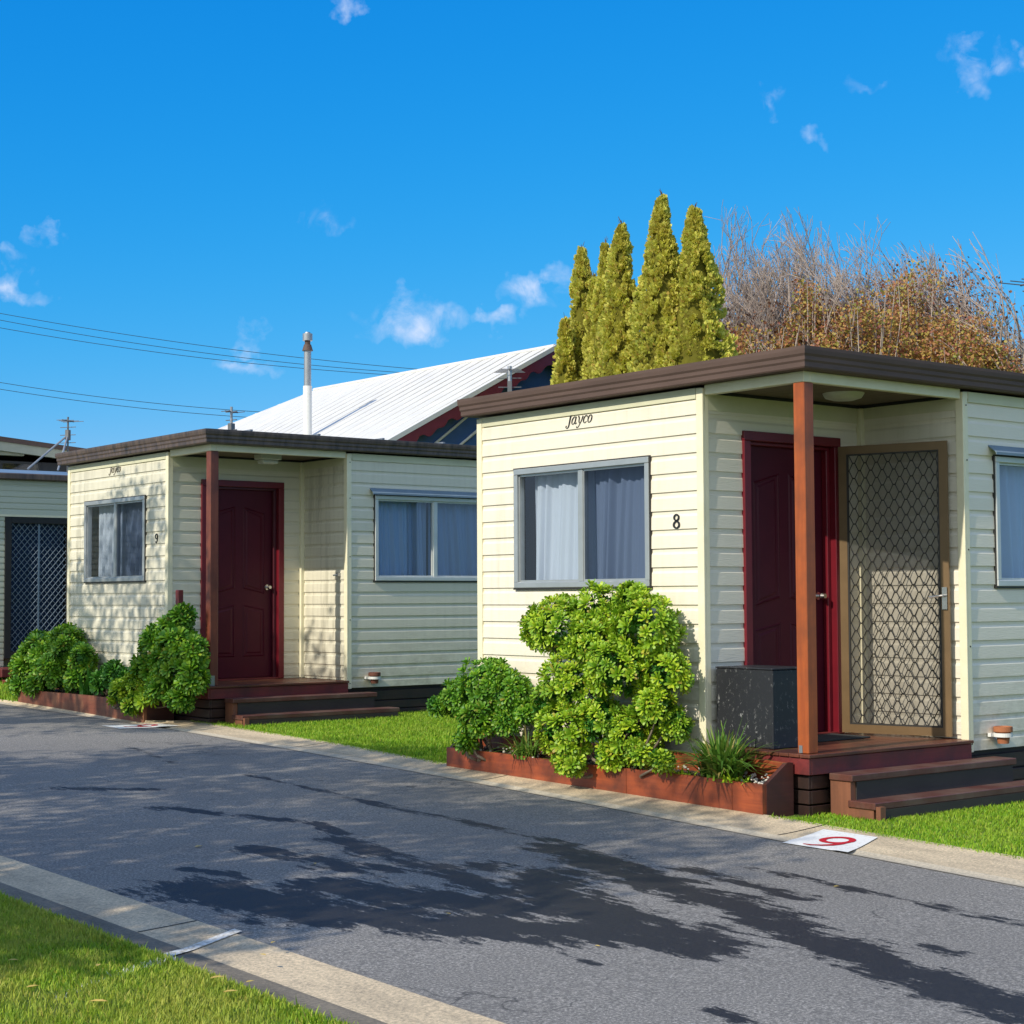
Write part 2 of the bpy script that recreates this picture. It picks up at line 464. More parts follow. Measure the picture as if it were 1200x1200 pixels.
def asphalt():
    mt, nt, b = newmat("asphalt")
    v = mapped(nt, (1, 1, 1))
    fine = noise(nt, v, 75, 5, .85)
    vo = node(nt, "ShaderNodeTexVoronoi", Scale=110.0)
    nt.links.new(v, vo.inputs["Vector"])
    big = noise(nt, v, .55, 4, .5)
    col = ramp(nt, fine, [(.3, (.055, .052, .048)), (.50, (.20, .185, .163)), (.68, (.62, .57, .50))])
    col = mixc(nt, ramp(nt, big, [(.35, (0, 0, 0)), (.7, (.35,) * 3)]), col, (.12, .11, .098))
    # wet stains that follow the fall of the road
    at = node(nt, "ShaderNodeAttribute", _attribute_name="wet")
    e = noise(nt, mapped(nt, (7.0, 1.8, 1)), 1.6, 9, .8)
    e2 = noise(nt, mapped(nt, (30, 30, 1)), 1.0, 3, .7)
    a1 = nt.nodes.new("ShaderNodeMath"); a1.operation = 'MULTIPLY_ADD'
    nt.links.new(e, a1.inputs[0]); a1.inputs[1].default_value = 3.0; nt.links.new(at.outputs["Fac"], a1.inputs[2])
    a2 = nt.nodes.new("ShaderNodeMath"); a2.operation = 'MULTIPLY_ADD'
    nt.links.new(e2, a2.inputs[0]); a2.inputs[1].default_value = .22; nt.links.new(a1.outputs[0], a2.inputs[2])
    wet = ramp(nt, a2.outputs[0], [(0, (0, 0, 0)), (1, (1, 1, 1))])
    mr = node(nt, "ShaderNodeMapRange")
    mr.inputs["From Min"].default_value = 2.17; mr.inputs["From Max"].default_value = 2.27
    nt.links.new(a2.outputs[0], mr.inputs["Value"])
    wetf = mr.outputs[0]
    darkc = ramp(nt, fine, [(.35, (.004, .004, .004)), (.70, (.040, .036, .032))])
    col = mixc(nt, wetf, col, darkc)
    # cracks
    ck = node(nt, "ShaderNodeTexVoronoi", Scale=.55, _feature='DISTANCE_TO_EDGE')
    wv = nt.nodes.new("ShaderNodeVectorMath"); wv.operation = 'ADD'
    nv = node(nt, "ShaderNodeTexNoise", Scale=2.0, Detail=4.0)
    nt.links.new(v, nv.inputs["Vector"]); nt.links.new(v, wv.inputs[0]); nt.links.new(nv.outputs["Color"], wv.inputs[1])
    nt.links.new(wv.outputs[0], ck.inputs["Vector"])
    crk = ramp(nt, ck.outputs["Distance"], [(0.0, (.75,) * 3), (.006, (0, 0, 0))])
    msk = ramp(nt, noise(nt, v, .9, 2, .5), [(.5, (0, 0, 0)), (.6, (1, 1, 1))])
    col = mixc(nt, mixc(nt, 1.0, crk, msk, 'MULTIPLY'), col, (.02, .02, .02))
    nt.links.new(col, b.inputs["Base Color"])
    rr = nt.nodes.new("ShaderNodeMapRange")
    rr.inputs["To Min"].default_value = .82; rr.inputs["To Max"].default_value = .62
    nt.links.new(wetf, rr.inputs["Value"])
    nt.links.new(rr.outputs[0], b.inputs["Roughness"])
    bump(nt, b, fine, .6, .006)
    return mt


def concrete(name, c1, c2, grain=.5, sc_=1.0):
    mt, nt, b = newmat(name)
    v = mapped(nt, (1, 1, 1))
    f = noise(nt, v, 60 * sc_, 5, .85)
    g = noise(nt, mapped(nt, (5, 1.2, 1)), 1.2, 5, .6)
    col = ramp(nt, g, [(.3, c1), (.72, c2)])
    spk = ramp(nt, f, [(.36, (.45,) * 3), (.60, (1.35, 1.28, 1.18))])
    nt.links.new(mixc(nt, grain, col, spk, 'MULTIPLY'), b.inputs["Base Color"])
    b.inputs["Roughness"].default_value = .85
    bump(nt, b, f, .5, .004)
    return mt


M['asphalt'] = asphalt()
M['concrete'] = concrete("kerb_concrete", (.66, .54, .37), (.40, .33, .23), .8)
M['concrete_edge'] = concrete("pale_kerb_edge", (.55, .49, .38), (.40, .35, .27), .6)
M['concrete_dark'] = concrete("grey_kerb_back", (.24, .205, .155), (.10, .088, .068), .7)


def lawn_mat():
    mt, nt, b = newmat("lawn_ground")
    v = mapped(nt, (1, 1, 1))
    f = noise(nt, v, 60, 5, .7)
    g = noise(nt, v, 1.4, 4, .6)
    c = ramp(nt, f, [(.3, (.05, .09, .012)), (.7, (.16, .25, .02))])
    c = mixc(nt, ramp(nt, g, [(.45, (0, 0, 0)), (.75, (.6,) * 3)]), c, (.24, .24, .05))
    nt.links.new(c, b.inputs["Base Color"])
    b.inputs["Roughness"].default_value = .9
    bump(nt, b, f, .8, .03)
    return mt


M['lawn'] = lawn_mat()


# ------------------------------------------------------------------ mesh helpers
class MB:
    def __init__(s):
        s.v, s.f = [], []

    def add(s, vs, fs):
        o = len(s.v)
        s.v += [tuple(map(float, p)) for p in vs]
        s.f += [tuple(i + o for i in f) for f in fs]
        return s

    def box(s, x0, x1, y0, y1, z0, z1):
        s.add([(x0, y0, z0), (x1, y0, z0), (x1, y1, z0), (x0, y1, z0), (x0, y0, z1), (x1, y0, z1), (x1, y1, z1), (x0, y1, z1)],
              [(0, 3, 2, 1), (4, 5, 6, 7), (0, 1, 5, 4), (1, 2, 6, 5), (2, 3, 7, 6), (3, 0, 4, 7)])
        return s

    def cham(s, x0, x1, y0, y1, z0, z1, c=.004):
        """box with chamfered edges"""
        lo, hi = (x0, y0, z0), (x1, y1, z1)
        vs, idx = [], {}
        for sx in (0, 1):
            for sy in (0, 1):
                for sz in (0, 1):
                    k = (sx, sy, sz)
                    b = [(lo, hi)[k[i]][i] for i in range(3)]
                    for ax in range(3):
                        p = list(b)
                        for j in range(3):
                            if j != ax:
                                p[j] += c if k[j] == 0 else -c
                        idx[k + (ax,)] = len(vs)
                        vs.append(p)
        fs = []
        cen = [(lo[i] + hi[i]) / 2 for i in range(3)]

        def face(ids):
            P = [Vector(vs[i]) for i in ids]
            n = (P[1] - P[0]).cross(P[2] - P[0])
            mid = sum(P, Vector()) / len(P) - Vector(cen)
            fs.append(tuple(ids) if n.dot(mid) > 0 else tuple(reversed(ids)))
        for ax in range(3):
            o = [i for i in range(3) if i != ax]
            for sgn in (0, 1):
                ids = []
                for (a, b) in ((0, 0), (1, 0), (1, 1), (0, 1)):
                    k = [0, 0, 0]; k[ax] = sgn; k[o[0]] = a; k[o[1]] = b
                    ids.append(idx[tuple(k) + (ax,)])
                face(ids)
            for a in (0, 1):
                for b in (0, 1):
                    k0 = [0, 0, 0]; k1 = [0, 0, 0]; k0[ax] = 0; k1[ax] = 1
                    for kk in (k0, k1):
                        kk[o[0]] = a; kk[o[1]] = b
                    face([idx[tuple(k0) + (o[0],)], idx[tuple(k1) + (o[0],)], idx[tuple(k1) + (o[1],)], idx[tuple(k0) + (o[1],)]])
        for k in [(a, b, c_) for a in (0, 1) for b in (0, 1) for c_ in (0, 1)]:
            face([idx[k + (0,)], idx[k + (1,)], idx[k + (2,)]])
        s.add(vs, fs)
        return s

    def tube(s, p0, p1, r0, r1=None, n=8, cap=True):
        p0, p1 = Vector(p0), Vector(p1)
        r1 = r0 if r1 is None else r1
        d = (p1 - p0).normalized()
        a = d.cross(Vector((0, 0, 1)) if abs(d.z) < .9 else Vector((1, 0, 0))).normalized()
        b = d.cross(a)
        vs = []
        for p, r in ((p0, r0), (p1, r1)):
            for i in range(n):
                t = 2 * math.pi * i / n
                vs.append(p + a * (r * math.cos(t)) + b * (r * math.sin(t)))
        fs = [(i, (i + 1) % n, n + (i + 1) % n, n + i) for i in range(n)]
        if cap:
            fs += [tuple(reversed(range(n))), tuple(range(n, 2 * n))]
        s.add(vs, fs)
        return s

    def path(s, pts, rad, n=6):
        for i in range(len(pts) - 1):
            r = rad if isinstance(rad, (int, float)) else rad[i]
            r2 = rad if isinstance(rad, (int, float)) else rad[i + 1]
            s.tube(pts[i], pts[i + 1], r, r2, n)
        return s

    def lathe(s, c, prof, n=20):
        vs, fs = [], []
        for (r, z) in prof:
            for i in range(n):
                t = 2 * math.pi * i / n
                vs.append((c[0] + r * math.cos(t), c[1] + r * math.sin(t), c[2] + z))
        for k in range(len(prof) - 1):
            for i in range(n):
                fs.append((k * n + i, k * n + (i + 1) % n, (k + 1) * n + (i + 1) % n, (k + 1) * n + i))
        s.add(vs, fs)
        return s

    def prism(s, poly, fn, t0, t1):
        """poly of 2D points, fn(a, b, t) -> 3D"""
        n = len(poly)
        vs = [fn(a, b, t0) for a, b in poly] + [fn(a, b, t1) for a, b in poly]
        fs = [tuple(range(n)), tuple(reversed(range(n, 2 * n)))] + [((i + 1) % n, i, n + i, n + (i + 1) % n) for i in range(n)]
        s.add(vs, fs)
        return s

    def build(s, name, mat, parent=None, smooth=False, recalc=True, loc=None):
        me = bpy.data.meshes.new(name)
        me.from_pydata(s.v, [], s.f)
        if recalc:
            import bmesh
            bm = bmesh.new(); bm.from_mesh(me)
            bmesh.ops.recalc_face_normals(bm, faces=bm.faces)
            bm.to_mesh(me); bm.free()
        me.materials.append(M[mat] if isinstance(mat, str) else mat)
        if smooth:
            me.polygons.foreach_set("use_smooth", [True] * len(me.polygons))
        o = bpy.data.objects.new(name, me)
        COL.objects.link(o)
        if parent:
            o.parent = parent
        if loc:
            o.location = loc
        return o


def np_obj(name, V, F, mat, parent=None, smooth=False, loc=(0, 0, 0)):
    V = np.asarray(V, np.float32); F = np.asarray(F, np.int32)
    me = bpy.data.meshes.new(name)
    k = F.shape[1]
    me.vertices.add(len(V)); me.vertices.foreach_set("co", V.ravel())
    me.loops.add(F.size); me.loops.foreach_set("vertex_index", F.ravel())
    me.polygons.add(len(F))
    me.polygons.foreach_set("loop_start", np.arange(0, F.size, k, dtype=np.int32))
    me.polygons.foreach_set("loop_total", np.full(len(F), k, dtype=np.int32))
    me.update(calc_edges=True)
    me.validate()
    me.materials.append(M[mat])
    if smooth:
        me.polygons.foreach_set("use_smooth", [True] * len(me.polygons))
    o = bpy.data.objects.new(name, me)
    COL.objects.link(o)
    o.parent = parent
    o.location = loc
    return o


def stamp(TV, TF, R, S, T):
    """copies of a small template: R (n,3,3), S (n,) or (n,3), T (n,3)"""
    n, k = len(T), len(TV)
    S = np.asarray(S, float)
    if S.ndim == 1:
        S = np.repeat(S[:, None], 3, 1)
    V = TV[None] * S[:, None, :]
    V = np.einsum('nij,nkj->nki', R, V) + T[:, None, :]
    F = TF[None] + (np.arange(n) * k)[:, None, None]
    return V.reshape(-1, 3), F.reshape(-1, TF.shape[1])


def basis(Z, spin):
    """rotation matrices whose third axis is Z, turned by spin"""
    Z = Z / np.linalg.norm(Z, axis=1, keepdims=True)
    ref = np.where(np.abs(Z[:, 2:3]) < .95, np.array([[0, 0, 1.]]), np.array([[1., 0, 0]]))
    X = np.cross(ref, Z); X /= np.linalg.norm(X, axis=1, keepdims=True)
    Y = np.cross(Z, X)
    c, s = np.cos(spin)[:, None], np.sin(spin)[:, None]
    X2 = X * c + Y * s
    Y2 = -X * s + Y * c
    return np.stack([X2, Y2, Z], axis=2)


def thing(name, label, cat, loc=(0, 0, 0), rz=0, group=None):
    o = bpy.data.objects.new(name, None)
    COL.objects.link(o)
    o.empty_display_size = .2
    o.location = loc
    o.rotation_euler = (0, 0, rz)
    o["label"] = label; o["category"] = cat
    if group:
        o["group"] = group
    return o


def tag(o, label, cat, group=None):
    o["label"] = label; o["category"] = cat
    if group:
        o["group"] = group
    return o


def kind(o, k):
    o["kind"] = k
    return o


# ------------------------------------------------------------------ ground, road, kerbs
def interp(tab):
    ys = [a for a, b in tab]; xs = [b for a, b in tab]
    return lambda y: np.interp(y, ys, xs)


XR = interp([(-12, 6.5), (0, 7.1), (5.2, 7.40), (7, 7.53), (8.8, 7.68), (10.6, 7.80), (13, 7.93), (16, 8.0), (20, 7.9), (30, 6.6), (60, -3)])
XI = interp([(-12, 7.25), (0, 7.85), (5.6, 8.05), (6.6, 8.08), (7.6, 8.14), (11.3, 8.26), (13.2, 8.44), (16.3, 8.52), (16.5, 8.14), (20, 8.08), (30, 6.9), (60, -2.6)])
XL = interp([(-12, 3.75), (4, 3.70), (9, 3.66), (14, 3.5), (20, 3.0), (30, 1.0), (60, -9)])


def strip(name, mat, xa, xb, ya, yb, dy, nx, dzf, structure=True):
    ys = np.arange(ya, yb + 1e-6, dy)
    t = np.linspace(0, 1, nx + 1)
    X = xa(ys)[:, None] * (1 - t) + xb(ys)[:, None] * t
    Y = np.repeat(ys[:, None], nx + 1, 1)
    Z = gz(Y) + dzf(t, X, Y)
    V = np.stack([X, Y, Z], 2).reshape(-1, 3)
    i = np.arange(len(ys) - 1)[:, None] * (nx + 1) + np.arange(nx)[None]
    F = np.stack([i, i + 1, i + nx + 2, i + nx + 1], 2).reshape(-1, 4)
    o = np_obj(name, V, F, mat, smooth=True)
    if structure:
        kind(o, "structure")
    return o


# base terrain, reaching the horizon
ysg = np.array([-400, -60, -20, -8, 0, 8, 16, 24, 40, 80, 400.])
xsg = np.array([-400, -60, -20, -5, 0, 3, 8, 14, 30, 80, 400.])
GX, GY = np.meshgrid(xsg, ysg)
GV = np.stack([GX, GY, gz(GY) - .05], 2).reshape(-1, 3)
ii = (np.arange(10)[:, None] * 11 + np.arange(10)[None]).ravel()
GF = np.stack([ii, ii + 1, ii + 12, ii + 11], 1)
kind(np_obj("ground", GV, GF, 'lawn'), "structure")

road = strip("road", 'asphalt', lambda y: XL(y) - .02, lambda y: XR(y) + .02, -12, 45, .05, 90, lambda t, X, Y: 0 * X)
me = road.data
co = np.empty(len(me.vertices) * 3, np.float32); me.vertices.foreach_get("co", co); co = co.reshape(-1, 3)
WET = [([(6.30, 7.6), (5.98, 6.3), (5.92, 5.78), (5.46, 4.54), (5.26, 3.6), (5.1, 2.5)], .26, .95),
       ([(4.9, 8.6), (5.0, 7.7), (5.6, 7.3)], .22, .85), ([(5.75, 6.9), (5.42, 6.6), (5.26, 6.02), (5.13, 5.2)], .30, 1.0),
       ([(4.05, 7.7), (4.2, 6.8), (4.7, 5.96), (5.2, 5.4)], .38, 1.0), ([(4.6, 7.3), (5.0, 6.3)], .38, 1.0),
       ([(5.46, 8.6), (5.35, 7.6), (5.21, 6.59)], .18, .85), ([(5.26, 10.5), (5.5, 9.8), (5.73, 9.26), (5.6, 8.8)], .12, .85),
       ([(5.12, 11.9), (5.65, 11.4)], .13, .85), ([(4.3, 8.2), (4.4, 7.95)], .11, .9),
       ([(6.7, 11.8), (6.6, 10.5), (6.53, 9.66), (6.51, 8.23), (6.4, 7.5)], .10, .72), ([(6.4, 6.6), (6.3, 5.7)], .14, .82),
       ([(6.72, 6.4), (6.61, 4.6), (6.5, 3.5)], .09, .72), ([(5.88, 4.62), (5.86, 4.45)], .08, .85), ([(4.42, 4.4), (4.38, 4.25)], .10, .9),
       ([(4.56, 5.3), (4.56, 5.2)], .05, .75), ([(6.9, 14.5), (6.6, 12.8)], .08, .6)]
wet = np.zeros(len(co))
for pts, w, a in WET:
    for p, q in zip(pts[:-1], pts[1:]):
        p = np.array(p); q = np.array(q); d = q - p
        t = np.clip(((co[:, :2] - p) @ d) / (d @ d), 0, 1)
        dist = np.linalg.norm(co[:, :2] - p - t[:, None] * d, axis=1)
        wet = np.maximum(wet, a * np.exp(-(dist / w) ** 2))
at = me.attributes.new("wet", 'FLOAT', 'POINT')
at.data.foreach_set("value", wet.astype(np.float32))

# far kerb: pale gutter edge, then a broad mountable kerb
XE = lambda y: XR(y) + .14
strip("kerb_edge", 'concrete_edge', XR, XE, -12, 45, .25, 4, lambda t, X, Y: .004 - .012 * np.sin(t * np.pi) + 0 * X)
strip("kerb", 'concrete', XE, XI, -12, 45, .25, 8, lambda t, X, Y: .004 + .026 * (t ** 1.4) + 0 * X)
# near kerb: broad aggregate strip, then a darker rounded back
XK1 = lambda y: XL(y) - .29
XK2 = lambda y: XL(y) - .50
strip("kerb_near", 'concrete', XL, XK1, -12, 45, .25, 6, lambda t, X, Y: .004 - .016 * t ** .9 + 0 * X)
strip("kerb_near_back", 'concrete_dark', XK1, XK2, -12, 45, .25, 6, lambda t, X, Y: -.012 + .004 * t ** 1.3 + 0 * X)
# kerb joints
for nm_, (a_, b_), ylist, dz_ in (("kerb_joint", (XE, XI), (7.12, 10.4, 13.4), .012), ("kerb_joint", (XL, XK1), (6.95, 9.4), .012)):
    for yj in ylist:
        ts = np.linspace(0, 1, 9)
        V = []; sgn = 1 if a_ is XE else -1
        for t in ts:
            x = float(a_(yj) * (1 - t) + b_(yj) * t)
            z = float(gz(yj)) + (.004 + .026 * t ** 1.4 if a_ is XE else .004 - .016 * t ** .9) + .002
            V += [(x, yj - .006, z), (x, yj + .006, z)]
        mb = MB(); mb.add(V, [(2 * i, 2 * i + 2, 2 * i + 3, 2 * i + 1) for i in range(8)])
        kind(mb.build("kerb_joint", 'black'), "structure")

# lawns
NH = lambda y: XK2(y) + .02
strip("lawn", 'lawn', lambda y: NH(y) - 12, NH, -12, 45, .5, 14, lambda t, X, Y: -.012 + .03 * np.clip((NH(Y) - X) * 2.0, 0, 1))
strip("lawn_far", 'lawn', XI, lambda y: XI(y) + 30, -12, 45, .5, 14, lambda t, X, Y: .002 - 0 * X)


def blades(name, pts, h, mat, w=.004, lean=.5):
    n = len(pts)
    TV = np.array([[-1, 0, 0], [1, 0, 0], [.55, .25, .6], [-.55, .25, .6], [0, .8, 1.0]], float)
    TF = np.array([[0, 1, 2], [0, 2, 3], [3, 2, 4]])
    sp = rng.uniform(0, 2 * np.pi, n)
    Z = np.stack([rng.normal(0, .22, n), rng.normal(0, .22, n), np.ones(n)], 1)
    R = basis(Z, sp)
    hh = h * rng.uniform(.4, 1.3, n) * np.where(rng.uniform(0, 1, n) < .02, 1.5, 1.0)
    S = np.stack([np.full(n, w) * rng.uniform(.7, 1.3, n), hh * lean, hh], 1)
    V, F = stamp(TV, TF, R, S, pts)
    return np_obj(name, V, F, mat)


def scatter(n, x0f, x1f, y0, y1, dz, bias=None):
    y = rng.uniform(y0, y1, n)
    if bias:
        y = y0 + (y1 - y0) * rng.uniform(0, 1, n) ** bias
    x = x0f(y) + (x1f(y) - x0f(y)) * rng.uniform(0, 1, n)
    return np.stack([x, y, gz(y) + dz], 1)


p = scatter(150000, lambda y: np.maximum(y * .36, 1.5) - .3, NH, 4.0, 9.4, .02, 1.2)
p[:, 2] += -.030 + .028 * np.clip((NH(p[:, 1]) - p[:, 0]) * 2.0, 0, 1)
tone = np.sin(p[:, 0] * 5.1 + 1.3) * np.cos(p[:, 1] * 3.7) + rng.normal(0, .5, len(p))
kind(blades("grass_near", p[tone > -.85], .027, 'grass_near', .003), "stuff")
p = scatter(60000, XI, lambda y: XI(y) + 2.6, 4.3, 7.56, .0)
kind(blades("grass", p, .024, 'grass', .004), "stuff")
p = scatter(110000, lambda y: XI(y) - .01, lambda y: XI(y) + 3.8, 11.25, 16.0, .0)
kind(blades("grass_between_cabins", p, .04, 'grass', .006), "stuff")
p = scatter(9000, lambda y: XI(y) - .03, lambda y: XI(y) + 2.4, 19.95, 24, .02)
kind(blades("grass_far", p, .05, 'grass', .008), "stuff")
# fringe creeping over the kerb
for (fn, ya, yb, nn, mt_) in ((lambda y: XI(y) - .02, 4.2, 7.6, 2500, 'grass'), (lambda y: XI(y) - .02, 11.3, 16.2, 3000, 'grass'), (lambda y: NH(y) - .005, 4.2, 9.3, 12000, 'grass_near')):
    y = rng.uniform(ya, yb, nn)
    p = np.stack([fn(y) + rng.normal(0, .018, nn), y, gz(y) + (.01 if mt_ == 'grass' else -.010)], 1)
    kind(blades("grass_fringe", p, .03, mt_, .004), "stuff")
# sprayed white line over the near grass and kerb
n = 1500
t = rng.uniform(0, 1, n) ** .8
y = 5.94 + .42 * t + rng.normal(0, .016, n); x = 2.55 + .70 * t + rng.normal(0, .016, n)
kp = rng.uniform(0, 1, n) < (.05 + .30 * t)
kind(blades("sprayed_line", np.stack([x, y, gz(y) + .012 - .02 * t], 1)[kp], .022, 'white_blade', .005), "stuff")
V = []
tt = np.linspace(0, 1, 15)
for t in tt:                                            # curved stripe over the kerb profile
    x = 3.23 + (3.715 - 3.23) * t
    yy = 6.42 + .22 * t
    if x > 3.41:
        s_ = (3.70 - x) / .29
        z = .004 - .016 * min(max(s_, 0), 1) ** .9
    else:
        s_ = (3.41 - x) / .21
        z = -.012 + .004 * min(max(s_, 0), 1) ** 1.3
    w_ = .034
    V += [(x, yy - w_, float(gz(yy)) + z + .005), (x, yy + w_, float(gz(yy)) + z + .005)]
mb = MB(); mb.add(V, [(2 * i, 2 * i + 2, 2 * i + 3, 2 * i + 1) for i in range(14)])
kind(mb.build("painted_line", 'worn_paint'), "structure")


def kerbz(x, y):
    a, b = float(XE(y)), float(XI(y))
    if x < float(XR(y)):
        return float(gz(y))
    if x < a:
        return float(gz(y)) + .004
    return float(gz(y)) + .004 + .026 * min(max((x - a) / (b - a), 0), 1) ** 1.4


def draped(name, mat, quad, n, dz):
    """quad corners (x,y) draped on the kerb"""
    (ax, ay), (bx, by), (cx, cy), (dx, dy) = quad
    V = []
    for i in range(n + 1):
        for j in range(n + 1):
            s, t = i / n, j / n
            x = (ax * (1 - s) + bx * s) * (1 - t) + (dx * (1 - s) + cx * s) * t
            y = (ay * (1 - s) + by * s) * (1 - t) + (dy * (1 - s) + cy * s) * t
            V.append((x, y, kerbz(x, y) + dz))
    F = [(i * (n + 1) + j, (i + 1) * (n + 1) + j, (i + 1) * (n + 1) + j + 1, i * (n + 1) + j + 1) for i in range(n) for j in range(n)]
    return MB().add(V, F).build(name, mat)


def ribbon2d(pts, widths):
    """flat ribbon polygon strip from 2D centreline"""
    L, Rr = [], []
    for i, p in enumerate(pts):
        a = pts[max(i - 1, 0)]; b = pts[min(i + 1, len(pts) - 1)]
        d = np.array(b) - np.array(a); d = d / (np.linalg.norm(d) + 1e-9)
        nrm = np.array([-d[1], d[0]])
        w = widths[i] / 2
        L.append(np.array(p) + nrm * w); Rr.append(np.array(p) - nrm * w)
    return L, Rr


def numeral9(P, name_suffix_loc):
    """red 9 painted on the kerb, top towards the cabins; P maps (u right, v up) to ground"""
    pts, wd = [], []
    for k in range(25):
        a = 2 * math.pi * k / 24
        pts.append((.0 + .088 * math.cos(a), .10 + .088 * math.sin(a))); wd.append(.042)
    L, Rr = ribbon2d(pts, wd)
    V, F = [], []

    def put(L, Rr):
        o = len(V)
        for l, r in zip(L, Rr):
            for q in (l, r):
                x, y = P(*q); V.append((x, y, kerbz(x, y) + .009))
        for i in range(len(L) - 1):
            F.append((o + 2 * i, o + 2 * i + 2, o + 2 * i + 3, o + 2 * i + 1))
    put(L, Rr)
    pts = [(.088, .085), (.088, .02), (.078, -.05), (.05, -.10), (.0, -.135), (-.055, -.14)]
    put(*ribbon2d(pts, [.03, .045, .05, .04, .026, .012]))
    return MB().add(V, F)


for (q, cx, cy, lab) in (([(7.50, 6.42), (7.98, 6.60), (7.98, 7.02), (7.48, 6.90)], 7.66, 6.72, "white square with red 9 painted on the kerb before the nearer cabin"),
                         ([(7.60, 16.02), (8.22, 15.92), (8.18, 16.30), (7.60, 16.46)], 7.88, 16.18, "white square with a red numeral painted on the kerb by the farther cabin")):
    sgn = thing("painted_number", lab, "painted marking", (0, 0, 0), group="numbers painted on the kerb")
    pl = draped("white_square", 'plate_paint', q, 12, .006); pl.parent = sgn
    nb = numeral9(lambda u, v, cx=cx, cy=cy: (cx + v, cy - u), None).build("numeral", 'bud', sgn)

# ------------------------------------------------------------------ lettering as thick-and-thin strokes
def stroke_letters(shapes, fn, depth=.006, wk=1.0):
    """shapes: list of (points, widths) in 2D; fn(u, v, d) -> 3D"""
    mb = MB()
    for pts, wd in shapes:
        # smooth with Catmull-Rom
        P, Wd = [], []
        n = len(pts)
        for i in range(n - 1):
            p0, p1, p2, p3 = [np.array(pts[max(0, min(n - 1, j))]) for j in (i - 1, i, i + 1, i + 2)]
            for k in range(6):
                t = k / 6
                P.append(.5 * ((2 * p1) + (-p0 + p2) * t + (2 * p0 - 5 * p1 + 4 * p2 - p3) * t * t + (-p0 + 3 * p1 - 3 * p2 + p3) * t ** 3))
                Wd.append((wd[i] * (1 - t) + wd[i + 1] * t) * wk)
        P.append(np.array(pts[-1])); Wd.append(wd[-1] * wk)
        L, Rr = ribbon2d(P, Wd)
        m_ = len(P)
        V = [fn(*l, depth) for l in L] + [fn(*r, depth) for r in Rr] + [fn(*l, 0) for l in L] + [fn(*r, 0) for r in Rr]
        Fs = []
        for i in range(m_ - 1):
            Fs.append((i, i + 1, m_ + i + 1, m_ + i))
            Fs.append((i, 2 * m_ + i, 2 * m_ + i + 1, i + 1))
            Fs.append((m_ + i, m_ + i + 1, 3 * m_ + i + 1, 3 * m_ + i))
        Fs.append((0, m_, 3 * m_, 2 * m_)); Fs.append((m_ - 1, 3 * m_ - 1, 4 * m_ - 1, 2 * m_ - 1))
        mb.add(V, Fs)
    return mb


SH = .24  # italic slant


def sl_(pts):
    return [(x + SH * y, y) for x, y in pts]


WORD = [  # script wordmark; unit: cap height 1
    (sl_([(.10, 1.02), (.30, 1.0), (.52, 1.02)]), [.05, .10, .05]),
    (sl_([(.38, 1.0), (.37, .5), (.36, 0), (.30, -.22), (.16, -.28), (.04, -.18), (.08, -.06)]), [.16, .17, .16, .12, .07, .10, .10]),
    (sl_([(1.02, .58), (.88, .66), (.72, .55), (.64, .30), (.70, .06), (.84, .02), (.98, .22), (1.04, .6)]), [.05, .06, .10, .13, .09, .05, .05, .06]),
    (sl_([(1.04, .66), (1.02, .3), (1.02, .08), (1.12, .03), (1.2, .12)]), [.13, .13, .12, .06, .03]),
    (sl_([(1.28, .58), (1.34, .66), (1.42, .5), (1.46, .2), (1.54, .04)]), [.04, .09, .12, .12, .08]),
    (sl_([(1.82, .66), (1.74, .3), (1.62, 0), (1.48, -.26), (1.32, -.32), (1.26, -.22)]), [.12, .09, .06, .06, .07, .09]),
    (sl_([(2.32, .50), (2.28, .62), (2.16, .66), (2.02, .52), (1.96, .3), (2.02, .08), (2.16, .02), (2.32, .14)]), [.11, .08, .05, .10, .13, .10, .05, .03]),
    (sl_([(2.66, .66), (2.52, .55), (2.46, .3), (2.52, .07), (2.66, .02), (2.8, .12), (2.86, .36), (2.80, .6), (2.66, .66)]), [.05, .10, .13, .10, .05, .10, .13, .10, .05]),
]
EIGHT = [([(.28, .52), (.08, .66), (.06, .86), (.28, 1.0), (.50, .86), (.48, .66), (.28, .52)], [.08, .15, .15, .08, .15, .15, .08]),
         ([(.28, .52), (.04, .36), (.02, .14), (.28, 0), (.54, .14), (.52, .36), (.28, .52)], [.08, .17, .17, .08, .17, .17, .08])]
NINE = [([(.28, .44), (.06, .56), (.04, .84), (.28, 1.0), (.50, .84), (.50, .58), (.28, .44)], [.08, .15, .16, .08, .15, .15, .08]),
        ([(.50, .84), (.52, .5), (.42, .16), (.24, 0), (.10, .06), (.10, .16)], [.16, .17, .13, .08, .10, .12])]

# ------------------------------------------------------------------ siding
BH = .1353


def prof(z):
    t = (z / BH) % 1.0
    if t < .66:
        return .014 - .002 * t / .66
    if t < .80:
        return .012 - .009 * (t - .66) / .14
    return .003


